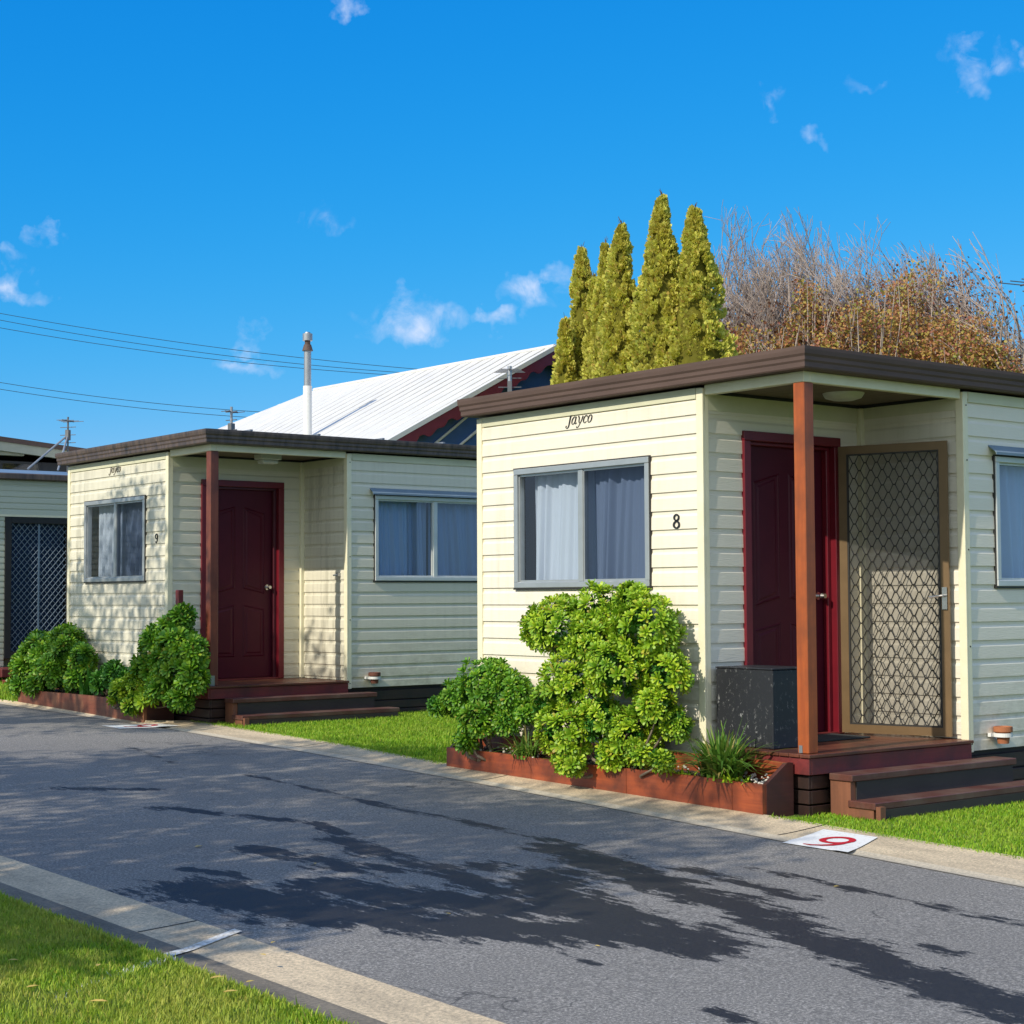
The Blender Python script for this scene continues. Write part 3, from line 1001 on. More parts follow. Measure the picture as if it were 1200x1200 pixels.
def siding(mb, P, u0, u1, z0, z1, zb=-.0193):
    """P(u, z, out) -> xyz; one weatherboard profile between z0 and z1"""
    zs = [(z0, prof(z0 - zb + 1e-6))]
    k0 = int(math.floor((z0 - zb) / BH)) - 1
    k1 = int(math.ceil((z1 - zb) / BH)) + 1
    for k in range(k0, k1 + 1):
        b = zb + k * BH
        for z, o in ((b, .003), (b + 1e-4, .014), (b + .66 * BH, .012), (b + .80 * BH, .003)):
            if z0 + 1e-5 < z < z1 - 1e-5:
                zs.append((z, o))
    zs.append((z1, prof(z1 - zb - 1e-6)))
    nu = max(1, int((u1 - u0) / .6))
    V = []
    for z, o in zs:
        for i in range(nu + 1):
            V.append(P(u0 + (u1 - u0) * i / nu, z, o))
    F = []
    for a in range(len(zs) - 1):
        for i in range(nu):
            q = a * (nu + 1) + i
            F.append((q, q + 1, q + nu + 2, q + nu + 1))
    mb.add(V, F)


def wall_with_holes(mb, P, u0, u1, z0, z1, holes, zb=-.0193):
    """holes [(ua, ub, za, zb)] sorted, not overlapping in u"""
    cur = u0
    for (a, b, c, d) in sorted(holes):
        if a > cur:
            siding(mb, P, cur, a, z0, z1, zb)
        if c > z0:
            siding(mb, P, a, b, z0, c, zb)
        if d < z1:
            siding(mb, P, a, b, d, z1, zb)
        cur = b
    if cur < u1:
        siding(mb, P, cur, u1, z0, z1, zb)


def pbox(mb, P, u0, u1, z0, z1, o0, o1, ch=None):
    """axis box in wall coordinates"""
    A = P(u0, z0, o0); B = P(u1, z1, o1)
    lo = [min(a, b) for a, b in zip(A, B)]; hi = [max(a, b) for a, b in zip(A, B)]
    if ch:
        mb.cham(lo[0], hi[0], lo[1], hi[1], lo[2], hi[2], ch)
    else:
        mb.box(lo[0], hi[0], lo[1], hi[1], lo[2], hi[2])


def curtain_sheet(P, u0, u1, z0, z1, depth, folds, seed, taper=0.0):
    r = np.random.default_rng(seed)
    nu, nz = 90, 10
    ph = r.uniform(0, 6.28, 4)
    V = []
    for j in range(nz + 1):
        s = j / nz
        for i in range(nu + 1):
            t = i / nu
            amp = (.010 + .014 * (.5 + .5 * math.sin(t * 7.3 + ph[1]))) * (1.3 - .5 * s)
            w = (math.sin((t + .05 * math.sin(t * 9 + ph[2])) * folds * 6.28 + ph[0] + .35 * math.sin(s * 2.2 + ph[3])) + .6 * math.sin(t * folds * 2.3 * 6.28 + ph[1] + .4 * s) +
                 .5 * math.sin(t * folds * .6 * 6.28 + ph[2] + s * .9)) * amp
            uu = u0 + (u1 - u0) * (t + taper * (1 - s) * math.sin(t * math.pi) * .12)
            V.append(P(uu, z0 + (z1 - z0) * s, -depth + w))
    F = [(j * (nu + 1) + i, j * (nu + 1) + i + 1, (j + 1) * (nu + 1) + i + 1, (j + 1) * (nu + 1) + i) for j in range(nz) for i in range(nu)]
    return MB().add(V, F)


def window(parent, P, u0, u1, z0, z1, um, curt, gap=0.0, frame='alu', drape=False, seed=1, hood=None):
    fw = .045
    mb = MB()
    pbox(mb, P, u0, u1, z0, z0 + fw, -.05, .034, .004)
    pbox(mb, P, u0, u1, z1 - fw, z1, -.05, .034, .004)
    pbox(mb, P, u0, u0 + fw, z0 + fw, z1 - fw, -.05, .032, .004)
    pbox(mb, P, u1 - fw, u1, z0 + fw, z1 - fw, -.05, .032, .004)
    pbox(mb, P, um - .026, um + .026, z0 + fw, z1 - fw, -.045, .020, .004)
    # inner sash lines
    for a, b in ((u0 + fw, um - .026), (um + .026, u1 - fw)):
        pbox(mb, P, a, b, z0 + fw, z0 + fw + .016, -.03, .010)
        pbox(mb, P, a, b, z1 - fw - .016, z1 - fw, -.03, .010)
        pbox(mb, P, a, a + .012, z0 + fw + .016, z1 - fw - .016, -.03, .010)
        pbox(mb, P, b - .012, b, z0 + fw + .016, z1 - fw - .016, -.03, .010)
    fr = mb.build("window", frame, parent)
    fr["label"] = "sliding aluminium window with two panes and closed curtains"
    # sill shadow line / dark seal around
    sb = MB()
    pbox(sb, P, u0 - .012, u1 + .012, z0 - .014, z0, -.01, .028)
    pbox(sb, P, u0 - .012, u1 + .012, z1, z1 + .010, -.01, .024)
    pbox(sb, P, u0 - .010, u0, z0, z1, -.01, .022)
    pbox(sb, P, u1, u1 + .010, z0, z1, -.01, .022)
    sb.build("seal", 'grille', fr)
    for a, b in ((u0 + fw, um - .026), (um + .026, u1 - fw)):
        g = MB(); V = [P(a, z0 + fw, -.012), P(b, z0 + fw, -.012), P(b, z1 - fw, -.012), P(a, z1 - fw, -.012)]
        g.add(V, [(0, 1, 2, 3)]).build("pane", 'glass_side' if hood else 'glass', fr)
    sc_ = MB()
    if hood is None:
        sc_.add([P(u0 + fw, z0 + fw, .004), P(um - .03, z0 + fw, .004), P(um - .03, z1 - fw, .004), P(u0 + fw, z1 - fw, .004)], [(0, 1, 2, 3)]).build("insect_screen", 'fly2', fr)
    for k, (a, b, c) in enumerate(curt):
        curtain_sheet(P, a, b, z0 + .02, z1 - .02, .11, 3.2 * (b - a) / .5, seed + k, .6).build("curtain", c, fr, smooth=True)
    if drape:
        curtain_sheet(P, drape[0], drape[1], z0 + .02, z1 - .02, .2, 2, seed + 9).build("curtain", 'curtain_drape', fr, smooth=True)
    if hood:
        h = MB()
        pr = [(.012, hood[2]), (.085, hood[2] - .055), (.085, hood[2] - .075), (.080, hood[2] - .075), (.078, hood[2] - .057), (.012, hood[2] - .012)]
        h.prism(pr, lambda o, z, t: P(t, z, o), hood[0], hood[1])
        h.build("window_hood", 'hood', parent)
    return fr


def panel_door(parent, P, u0, u1, z0, z1, knob_u, mat='door'):
    """moulded four panel leaf, panels with slanted inner corners"""
    mb = MB()
    pbox(mb, P, u0, u1, z0, z1, -.115, -.075, .003)
    o = mb.build("door", mat, parent)
    w = u1 - u0; h = z1 - z0
    mid = (u0 + u1) / 2
    g = MB()
    sx = w * .14; gx = w * .055
    for side in (-1, 1):
        a = mid + side * gx; b = mid + side * (w / 2 - sx)
        for (za, zb_, topdrop, botlift) in ((z0 + h * .44, z0 + h * .90, .07, .06), (z0 + h * .11, z0 + h * .385, .05, 0)):
            # four bevelled mouldings making a panel outline; outer corners lower than the inner ones
            poly = [(a, za + (botlift if True else 0)), (b, za), (b, zb_ - topdrop), (a, zb_)]
            if botlift == 0:
                poly[0] = (a, za)
            cx = sum(p[0] for p in poly) / 4; cz = sum(p[1] for p in poly) / 4
            def ins(k):
                return [(cx + (p[0] - cx) * (1 - k / abs(a - b) * 2), cz + (p[1] - cz) * (1 - k / (zb_ - za) * 2)) for p in poly]
            rings = [(poly, .0), (ins(.012), .007), (ins(.022), -.004), (ins(.040), .0), (ins(.055), .006)]
            V = []
            for r_, d in rings:
                V += [P(p[0], p[1], -.0745 + d) for p in r_]
            F = []
            for k in range(len(rings) - 1):
                for i in range(4):
                    F.append((k * 4 + i, k * 4 + (i + 1) % 4, (k + 1) * 4 + (i + 1) % 4, (k + 1) * 4 + i))
            k = (len(rings) - 1) * 4
            F.append((k, k + 1, k + 2, k + 3))
            g.add(V, F)
    g.build("panel_moulding", mat, o)
    kn = MB()
    c = P(knob_u, z0 + h * .475, -.075)
    c1 = P(knob_u, z0 + h * .475, -.035); c2 = P(knob_u, z0 + h * .475, -.022); c3 = P(knob_u, z0 + h * .475, .002)
    kn.tube(c, P(knob_u, z0 + h * .475, -.067), .030, .030, 16)
    kn.tube(P(knob_u, z0 + h * .475, -.067), c1, .011, .011, 12)
    kn.tube(c1, c2, .016, .028, 16); kn.tube(c2, c3, .028, .018, 16)
    kn.build("knob", 'chrome', o, smooth=False)
    return o


def zig(mb, P, u0, u1, z0, z1, period, r, phase, o):
    """zigzag wire with short flats"""
    n = int(math.ceil((u1 - u0) / (period / 2)))
    pts = []
    up = phase
    for i in range(n + 1):
        u = u0 + i * period / 2
        z = z1 if up else z0
        pts += [(u - .009, z), (u + .009, z)]
        up = not up
    pts = [(min(max(u, u0), u1), z) for u, z in pts]
    for a, b in zip(pts[:-1], pts[1:]):
        if abs(a[0] - b[0]) + abs(a[1] - b[1]) > 1e-4:
            mb.tube(P(a[0], a[1], o), P(b[0], b[1], o), r, r, 4, cap=False)


def screen_door(parent, org, ang, w, z0, z1):
    """open security screen hinged at org (local x,y); ang = direction of the leaf; 'out' side faces the camera"""
    ux, uy = math.cos(ang), math.sin(ang)
    nx, ny = uy, -ux          # outward normal
    def P(u, z, o):
        return (org[0] + ux * u + nx * o, org[1] + uy * u + ny * o, z)
    fw = .062
    root = MB()

    def ob(u0, u1, za, zb_, o0, o1, tgt):
        V = []
        for u, z, o in ((u0, za, o0), (u1, za, o0), (u1, za, o1), (u0, za, o1), (u0, zb_, o0), (u1, zb_, o0), (u1, zb_, o1), (u0, zb_, o1)):
            V.append(P(u, z, o))
        tgt.add(V, [(0, 3, 2, 1), (4, 5, 6, 7), (0, 1, 5, 4), (1, 2, 6, 5), (2, 3, 7, 6), (3, 0, 4, 7)])
    ob(0, w, z0, z0 + fw, -.012, .012, root); ob(0, w, z1 - fw, z1, -.012, .012, root)
    ob(0, fw, z0 + fw, z1 - fw, -.0115, .0115, root); ob(w - fw, w, z0 + fw, z1 - fw, -.0115, .0115, root)
    fr = root.build("screen_door", 'bronze', parent)
    fr["label"] = "open bronze framed security screen door"
    inner = MB()
    e = .012
    ob(fw, w - fw, z0 + fw, z0 + fw + e, -.009, .009, inner); ob(fw, w - fw, z1 - fw - e, z1 - fw, -.009, .009, inner)
    ob(fw, fw + e, z0 + fw + e, z1 - fw - e, -.009, .009, inner); ob(w - fw - e, w - fw, z0 + fw + e, z1 - fw - e, -.009, .009, inner)
    a, b = fw + e, w - fw - e
    za, zb_ = z0 + fw + e, z1 - fw - e
    nrow = 35
    rh = (zb_ - za) / nrow
    for k in range(nrow):
        zig(inner, P, a, b, za + k * rh + .001, za + (k + 1) * rh - .001, .0905, .0040, k % 2 == 0, .004)
    inner.build("grille", 'grille', fr)
    fl = MB(); fl.add([P(a, za, -.006), P(b, za, -.006), P(b, zb_, -.006), P(a, zb_, -.006)], [(0, 1, 2, 3)])
    fl.build("fly_screen", 'fly', fr)
    hd = MB()
    zc = z0 + (z1 - z0) * .475
    ob(w - fw + .012, w - .012, zc - .10, zc + .06, .012, .024, hd)
    hd.tube(P(w - fw * .5, zc, .02), P(w - fw * .5, zc, .06), .009, .009, 8)
    hd.tube(P(w - fw * .5, zc, .058), P(w - fw * .5 - .10, zc - .012, .058), .008, .010, 8)
    hd.build("handle", 'chrome', fr)
    return fr


def band(mb, rect, profl, close=True):
    """sweep profile (o, z) round a rectangle x0,x1,y0,y1"""
    x0, x1, y0, y1 = rect
    V = []
    for o, z in profl:
        V += [(x0 - o, y0 - o, z), (x1 + o, y0 - o, z), (x1 + o, y1 + o, z), (x0 - o, y1 + o, z)]
    F = []
    for k in range(len(profl) - 1):
        for i in range(4):
            F.append((k * 4 + i, k * 4 + (i + 1) % 4, (k + 1) * 4 + (i + 1) % 4, (k + 1) * 4 + i))
    mb.add(V, F)


# ------------------------------------------------------------------ the holiday cabins
LX, LY = 6.0, 3.55
WT = 2.60      # wall top
DW = 0.95      # depth of porch
XW = 1.70      # width of porch


def cabin(loc, label, sid, gut, postm, screen, digit, letter, lampkind, seed, g_top):
    c = thing("holiday_cabin", label, "cabin", loc, group="cream weatherboard holiday cabins")
    PE = lambda u, z, o: (-o, u, z)              # end wall, u = y
    PD = lambda u, z, o: (u, DW - o, z)          # door wall, u = x
    PR = lambda u, z, o: (XW - o, u, z)          # recess side wall, u = y
    PS = lambda u, z, o: (u, -o, z)              # long side wall, u = x
    PB = lambda u, z, o: (u, LY + o, z)          # rear long side
    PF = lambda u, z, o: (LX + o, u, z)          # far end
    w = MB()
    wall_with_holes(w, PE, DW, LY, 0, WT, [(1.485, 3.07, 1.195, 2.145)])
    wall_with_holes(w, PD, 0, XW, .085, 2.555, [(.40, 1.42, .085, 2.30)])
    siding(w, PR, 0, DW, .085, 2.555)
    wall_with_holes(w, PS, XW, LX, 0, WT, [(2.05, 3.73, 1.185, 2.145)])
    siding(w, PB, 0, LX, 0, WT)
    siding(w, PF, 0, LY, 0, WT)
    wall = w.build("wall", sid, c, recalc=False)
    # inner lining keeps the rooms dark and solid
    li = MB()
    li.box(.12, LX - .05, DW + .10, LY - .05, .0, .04)
    li.box(XW + .1, LX - .05, .05, DW + .10, .0, .04)
    li.box(.9, 1.0, DW + .5, LY - .05, .04, WT - .05)
    li.box(2.0, LX - .1, 1.2, 1.3, .04, WT - .05)
    li.build("lining", 'dark_wall', c)
    # corner trims and battens
    for (x, y) in ((0, DW), (0, LY), (XW, 0), (LX, 0), (LX, LY)):
        sx = -1 if x < LX / 2 and x != XW else (1 if x == LX else -1)
        sy = -1 if y < LY / 2 else 1
        xa, xb = sorted((x + sx * .020, x - sx * .045))
        ya, yb = sorted((y + sy * .020, y - sy * .022))
        t = MB()
        # two leaves of an angle trim
        t.cham(min(x + sx * .021, x), max(x + sx * .021, x), min(y + sy * .021, y - sy * .045), max(y + sy * .021, y - sy * .045), -.010, WT - .004, .003)
        t.cham(min(x, x - sx * .040), max(x, x - sx * .040), min(y + sy * .0205, y), max(y + sy * .0205, y), -.010, WT - .004, .003)
        t.build("corner_trim", 'trim', c)
    # inner corner of the porch
    t = MB()
    t.cham(XW - .052, XW - .003, DW - .052, DW - .003, .085, 2.555, .003)
    t.build("corner_trim", 'trim', c)
    # smooth top and base boards
    tb = MB()
    pbox(tb, PE, DW + .05, LY - .05, WT - .075, WT, .0, .019)
    pbox(tb, PS, XW + .05, LX - .05, WT - .075, WT, .0, .019)
    pbox(tb, PD, .0, XW - .055, 2.44, 2.555, .0, .020)
    pbox(tb, PR, .0, DW - .055, 2.47, 2.555, .0, .020)
    tb.build("top_board", 'fascia_cream', c)
    ws = MB()  # black strip painting in the shadow line between walls and porch ceiling
    pbox(ws, PD, .02, XW - .02, 2.5555, 2.578, .0, .026)
    pbox(ws, PR, .02, DW - .02, 2.5555, 2.578, .0, .026)
    ws.build("ceiling_shadow_strip", 'black', c)
    # porch beams and ceiling
    bm_ = MB()
    bm_.cham(-.004, .06, -.004, DW - .022, 2.545, 2.618, .004)
    bm_.cham(.0605, XW - .022, -.004, .05, 2.545, 2.618, .004)
    bm_.build("porch_beam", 'trim', c)
    ce = MB()
    for k in range(9):
        y0 = .052 + k * .0995
        ce.box(.052, XW - .003, y0, y0 + .096, 2.580, 2.60)
    ce.build("porch_ceiling", 'ceiling', c)
    # gutter and roof
    g = MB()
    band(g, (0, LX, 0, LY), [(-.10, 2.6185), (.108, 2.6185), (.114, 2.628), (.114, 2.658), (.122, 2.672), (.122, 2.696), (.132, 2.712), (.136, 2.740), (.136, 2.762), (.118, 2.764), (.118, 2.735), (.02, 2.735)])
    g.build("gutter", gut, c, recalc=True)
    r = MB()
    band(r, (0, LX, 0, LY), [(.10, 2.735), (.10, 2.768), (-.3, 2.785), (-1.0, 2.79)])
    r.add([(1.0, 1.0, 2.79), (LX - 1, 1.0, 2.79), (LX - 1, LY - 1, 2.79), (1.0, LY - 1, 2.79)], [(0, 1, 2, 3)])
    for k in range(7):
        x = .5 + k * .85
        r.box(x, x + .03, .05, LY - .05, 2.787, 2.803)
    r.build("roof", 'roof_metal', c)
    # post
    po = MB()
    po.cham(-.005, .092, -.005, .092, .082, 2.545, .006)
    pst = po.build("post", postm, c)
    br = MB()
    if digit is NINE:
        br.box(-.010, .045, .0, .05, .085, .19); br.box(.0, .05, -.010, -.005, .085, .19)
    else:
        br.box(-.010, -.005, .045, .075, .086, .135)
    br.build("post_bracket", 'galv', pst)
    # deck boards, fascia, skirting
    d = MB()
    y = -.062
    while y < DW - .03:
        d.cham(-.062, XW - .016, y, min(y + .088, DW - .02), .060, .082, .003)
        y += .0925
    d.build("deck", 'deck', c)
    fb = MB()
    fb.cham(-.048, -.024, -.046, DW - .03, -.052, .058, .003)
    fb.cham(-.0235, XW - .022, -.047, -.023, -.052, .057, .003)
    fb.build("deck_fascia", 'deck_fascia', c)
    sk = MB()
    zb_ = -.36
    for k in range(3):
        z1 = -.062 - k * .098
        sk.cham(-.015, .010, -.012, DW - .03, z1 - .086, z1, .003)
        sk.cham(.0105, XW + .02, -.014, .010, z1 - .086, z1, .003)
        sk.cham(XW + .021, LX - .02, .012, .034, z1 - .086, z1 + (.02 if k == 0 else 0), .003)
    sk.box(.05, LX - .06, .06, LY - .06, zb_ + .02, -.002)
    sk.build("skirting", 'skirt', c)
    # steps
    st = MB()
    st.cham(.14, 1.93, -.245, -.050, -.092, -.047, .005)
    st.cham(.14, 2.10, -.432, -.205, -.258, -.212, .005)
    stp = st.build("steps", 'step_tread', c)
    se = MB()
    se.box(.152, .20, -.222, -.052, zb_, -.0925); se.box(.151, .20, -.412, -.2225, zb_, -.2585)
    se.box(.149, .20, -.470, -.4325, zb_, -.235)
    se.build("step_end", 'step_end', stp)
    ri = MB()
    ri.box(.2005, 1.90, -.232, -.2055, -.2115, -.0925)
    ri.box(.2005, 2.07, -.440, -.413, zb_, -.2585)
    ri.build("riser", 'riser', stp)
    # front door
    fr = MB()
    pbox(fr, PD, .385, .455, .086, 2.245, -.12, .034, .004)
    pbox(fr, PD, 1.365, 1.435, .086, 2.245, -.12, .034, .004)
    pbox(fr, PD, .385, 1.435, 2.246, 2.315, -.12, .034, .004)
    frm = fr.build("door_frame", 'door_frame', c)
    stp2 = MB()
    pbox(stp2, PD, .4555, .492, .086, 2.22, -.072, -.02, .004)
    pbox(stp2, PD, 1.328, 1.3645, .086, 2.22, -.072, -.02, .004)
    pbox(stp2, PD, .4555, 1.3645, 2.2205, 2.2455, -.072, -.02, .004)
    stp2.build("door_stop", 'frame_dark' if digit is NINE else 'door_frame', frm)
    th = MB(); pbox(th, PD, .456, 1.364, .084, .10, -.12, .03); th.build("threshold", 'deck_fascia', frm)
    panel_door(c, PD, .457, 1.363, .103, 2.243, 1.27)
    if screen:
        screen_door(c, (1.385, DW - .055), math.atan2(-.80, .245), .845, .100, 2.245)
    else:
        hk = MB(); pbox(hk, PR, .12, .155, 1.235, 1.27, .012, .05); hk.tube((XW - .05, .1375, 1.25), (XW - .09, .16, 1.245), .010, .008, 8)
        hk.build("wall_hook", 'galv', c)
    # windows
    window(c, PE, 1.485, 3.07, 1.195, 2.145, 2.262,
           [(2.25, 2.98, 'curtain'), (1.51, 2.24, 'curtain_grey')], drape=(2.62, 3.40), seed=seed, frame='alu')
    window(c, PS, 2.05, 3.73, 1.185, 2.145, 2.885, [(2.08, 2.62, 'curtain'), (2.60, 2.85, 'curtain_grey'), (2.88, 3.70, 'curtain_grey')], seed=seed + 20, frame='alu_w', hood=(1.985, 3.80, 2.225))
    # lettering
    s_ = .088
    fnw = lambda u, v, dd: (-.0145 - dd, 2.43 - u * s_ * 1.18, 2.453 + v * s_)
    stroke_letters(WORD, fnw, .004, .72).build("wordmark", letter, c)
    s2 = .098
    stroke_letters(digit, lambda u, v, dd: (-.0145 - dd, 1.235 - u * s2, 1.612 + v * s2), .006).build("number", 'letter', c)
    # porch lamp
    la = MB()
    if lampkind == 'round':
        la.lathe((.95, .47, 2.579), [(.001, -.052), (.08, -.05), (.13, -.035), (.145, -.012), (.15, 0)], 28)
        la.build("ceiling_lamp", 'lamp_glass', c, smooth=True)
    else:
        la.cham(.80, 1.06, .34, .50, 2.52, 2.579, .006); la.cham(.83, 1.03, .355, .485, 2.475, 2.52, .012)
        la.build("ceiling_lamp", 'lamp_glass', c)
    # ring that holds the little pot
    rg = MB()
    cx, cy, cz = 2.00, -.085, .105
    n = 24
    for (ra, za, zb2) in ((.060, -.014, .014),):
        for k in range(n):
            a0, a1 = 2 * math.pi * k / n, 2 * math.pi * (k + 1) / n
            q = []
            for r_, z_ in ((.057, za), (.068, za), (.068, zb2), (.057, zb2)):
                q.append((cx + r_ * math.cos(a0), cy + r_ * math.sin(a0), cz + z_))
            for r_, z_ in ((.057, za), (.068, za), (.068, zb2), (.057, zb2)):
                q.append((cx + r_ * math.cos(a1), cy + r_ * math.sin(a1), cz + z_))
            rg.add(q, [(0, 1, 5, 4), (1, 2, 6, 5), (2, 3, 7, 6), (3, 0, 4, 7)])
    rg.box(cx - .085, cx - .04, -.04, -.012, cz - .013, cz + .013)
    rg.build("pot_ring", 'white_paint', c)
    # screws in trims
    for z in (.05, .75, 1.45, 2.1, 2.5):
        MB().tube((XW + .018, -.020, z), (XW + .018, -.0235, z), .006, .006, 8).build("screw", 'grille', c)
    return c


Z8, Z9 = EYE - 1.125, EYE - .997
c8 = cabin((8.48, 7.58, Z8), "nearer cream cabin numbered 8, bronze screen door open beside an orange-brown post", 'siding8', 'gutter', 'post', True, EIGHT, 'letter', 'round', 3, 0)
c9 = cabin((8.53, 15.86, Z9), "farther cream cabin numbered 9, streaky weathered boards, closed maroon door", 'siding9', 'gutter_old', 'post_dark', False, NINE, 'letter_faded', 'square', 40, 0)


def pot(x, y, z, mat, label):
    o = MB()
    o.lathe((0, 0, 0), [(.001, -.062), (.040, -.062), (.052, .020), (.055, .022), (.066, .022), (.068, .026), (.068, .060), (.058, .062), (.054, .05), (.045, .03), (.001, .03)], 28)
    ob = o.build("flower_pot", mat, smooth=False, loc=(x, y, z))
    return tag(ob, label, "flower pot", "small pots in wall rings")


pot(8.48 + 2.00, 7.58 - .085, Z8 + .105, 'terracotta', "small orange terracotta pot in a white wall ring on the cabin numbered 8")
pot(8.53 + 2.00, 15.86 - .085, Z9 + .105, 'terracotta_dark', "small dark brown pot in a white wall ring on the farther cabin")

# black painted box on the deck
bb = MB()
bb.cham(0, .40, 0, .535, 0, .535, .006)
bbx = bb.build("storage_box", 'black_box', loc=(8.535, 7.945, Z8 + .083))
tag(bbx, "black painted box with scuffed faces standing on the deck behind the corner post", "box")
bl = MB(); bl.cham(-.004, .404, -.004, .539, .536, .546, .003); bl.build("lid", 'black_box', bbx)
# door mat
dm = MB(); dm.cham(0, .75, 0, .36, 0, .012, .004)
dmo = dm.build("door_mat", 'mat', loc=(9.02, 8.13, Z8 + .083))
tag(dmo, "dark rubber door mat lying on the red-brown deck before the door", "door mat")

# ------------------------------------------------------------------ planter boxes
def planter(y0, y1, xf0, xf1, xr, ztop, mat, label, rise, endmat, segs):
    r = thing("planter_box", label, "planter", (0, 0, 0), group="long timber planter boxes by the kerb")
    f = MB()
    n = len(segs) - 1
    for i in range(n):
        ya, yb = segs[i], segs[i + 1]
        xa = xf0 + (xf1 - xf0) * (ya - y0) / (y1 - y0); xb = xf0 + (xf1 - xf0) * (yb - y0) / (y1 - y0)
        za, zb_ = float(gz(ya)) - .03, float(gz(yb)) - .03
        zt = ztop + (.004 if i % 2 else 0)
        V = [(xa, ya + .002, za), (xa + .035, ya + .002, za), (xb + .035, yb - .002, zb_), (xb, yb - .002, zb_),
             (xa, ya + .002, zt), (xa + .035, ya + .002, zt), (xb + .035, yb - .002, zt), (xb, yb - .002, zt)]
        f.add(V, [(0, 3, 2, 1), (4, 5, 6, 7), (0, 1, 5, 4), (1, 2, 6, 5), (2, 3, 7, 6), (3, 0, 4, 7)])
    f.build("front_board", mat, r)
    b = MB(); b.cham(xr, xr + .03, y0 + .01, y1 - .01, float(gz(y0)) - .03, ztop + rise, .004)
    b.build("rear_board", mat, r)
    e = MB()
    e.prism([(xf0 + .0352, float(gz(y0)) - .03), (xr + .03, float(gz(y0)) - .03), (xr + .03, ztop + rise), (xr - .03, ztop + rise), (xf0 + .0352, ztop)], lambda a, z, t: (a, t, z), y0 - .003, y0 + .03)
    e.build("end_board", endmat, r)
    e = MB()
    e.prism([(xf1 + .0352, float(gz(y1)) - .03), (xr + .03, float(gz(y1)) - .03), (xr + .03, ztop + rise), (xr - .03, ztop + rise), (xf1 + .0352, ztop)], lambda a, z, t: (a, t, z), y1 - .03, y1 + .003)
    e.build("end_board", endmat, r)
    s = MB()
    nu, nv = 50, 6
    V = []
    for i in range(nu + 1):
        for j in range(nv + 1):
            yy = y0 + .02 + (y1 - y0 - .04) * i / nu
            xa = xf0 + (xf1 - xf0) * (yy - y0) / (y1 - y0) + .03
            xx = xa + (xr - xa + .01) * j / nv
            V.append((xx, yy, ztop - .045 + random.uniform(-.012, .012) + .05 * j / nv))
    s.add(V, [(i * (nv + 1) + j, (i + 1) * (nv + 1) + j, (i + 1) * (nv + 1) + j + 1, i * (nv + 1) + j + 1) for i in range(nu) for j in range(nv)])
    s.build("soil", 'soil', r)
    return r


PZ8, PZ9 = .335, .475
planter(7.66, 11.22, 8.125, 8.19, 8.385, PZ8, 'planter', "red-brown timber planter box along the kerb in front of the nearer cabin", .125, 'planter_end', [7.66, 7.94, 9.0, 10.1, 11.22])
planter(16.55, 19.85, 8.12, 8.08, 8.44, PZ9, 'planter_old', "faded timber planter box along the kerb in front of the farther cabin", .02, 'planter_end', [16.55, 17.75, 18.6, 19.2, 19.85])

# pebbles heaped on the soil at the open end
ico = []
for k in range(12):
    pass
phi = (1 + 5 ** .5) / 2
IV = np.array([(-1, phi, 0), (1, phi, 0), (-1, -phi, 0), (1, -phi, 0), (0, -1, phi), (0, 1, phi), (0, -1, -phi), (0, 1, -phi), (phi, 0, -1), (phi, 0, 1), (-phi, 0, -1), (-phi, 0, 1)]) / 1.9
IF = np.array([(0, 11, 5), (0, 5, 1), (0, 1, 7), (0, 7, 10), (0, 10, 11), (1, 5, 9), (5, 11, 4), (11, 10, 2), (10, 7, 6), (7, 1, 8), (3, 9, 4), (3, 4, 2), (3, 2, 6), (3, 6, 8), (3, 8, 9), (4, 9, 5), (2, 4, 11), (6, 2, 10), (8, 6, 7), (9, 8, 1)])
n = 200
y = 7.70 + rng.uniform(0, 1, n) ** 1.5 * 3.4
x = 8.17 + rng.uniform(0, .2, n)
T = np.stack([x, y, PZ8 - .022 + .05 * (x - 8.15) / .25 + rng.uniform(0, .02, n)], 1)
V, F = stamp(IV, IF, basis(rng.normal(size=(n, 3)), rng.uniform(0, 6, n)), rng.uniform(.006, .014, (n, 1)) * rng.uniform(.7, 1.2, (n, 3)), T)
kind(np_obj("pebbles", V, F, 'pebble'), "stuff")
# short red timber post behind the shrub at the farther cabin
rp = MB(); rp.cham(-.03, .03, -.035, .035, -1.1, .10, .006)
rpo = rp.build("timber_post", 'deck_fascia', loc=(8.40, 16.78, 1.60))
rpo.location = (8.40, 16.30, EYE - .01)
tag(rpo, "short red-brown timber post rising behind the shrub of the farther cabin", "post")

# ------------------------------------------------------------------ succulent shrubs made of leaf rosettes
def rosette(n=15, broad=1.0):
    TV, TF = [], []
    for k in range(n):
        a = k * 2.39996
        el = math.radians(12 + 66 * (1 - k / n) ** 1.0)
        if k < 3:
            el = math.radians(75)
        ln = 1.0 if k > 3 else .7
        d = np.array([math.cos(a) * math.cos(el), math.sin(a) * math.cos(el), math.sin(el)])
        s = np.array([-math.sin(a), math.cos(a), 0])
        nn = np.cross(d, s)
        o = len(TV)
        for t, w, droop in ((.12, .06, 0), (.60, .16 * broad, .02), (.88, .19 * broad, -.03), (1.0, .05, -.10)):
            c = d * ln * t + np.array([0, 0, droop])
            TV += [c - s * w + nn * -.03, c + s * w + nn * -.03]
        for i in range(3):
            TF.append((o + 2 * i, o + 2 * i + 1, o + 2 * i + 3, o + 2 * i + 2))
    return np.array(TV), np.array(TF)


ROS = rosette(18, .72)
ROS2 = rosette(22, .70)


def inside(p, lobes, k=1.0):
    for (c, r) in lobes:
        q = (p - np.array(c)) / (np.array(r) * k)
        if q @ q < 1:
            return True
    return False


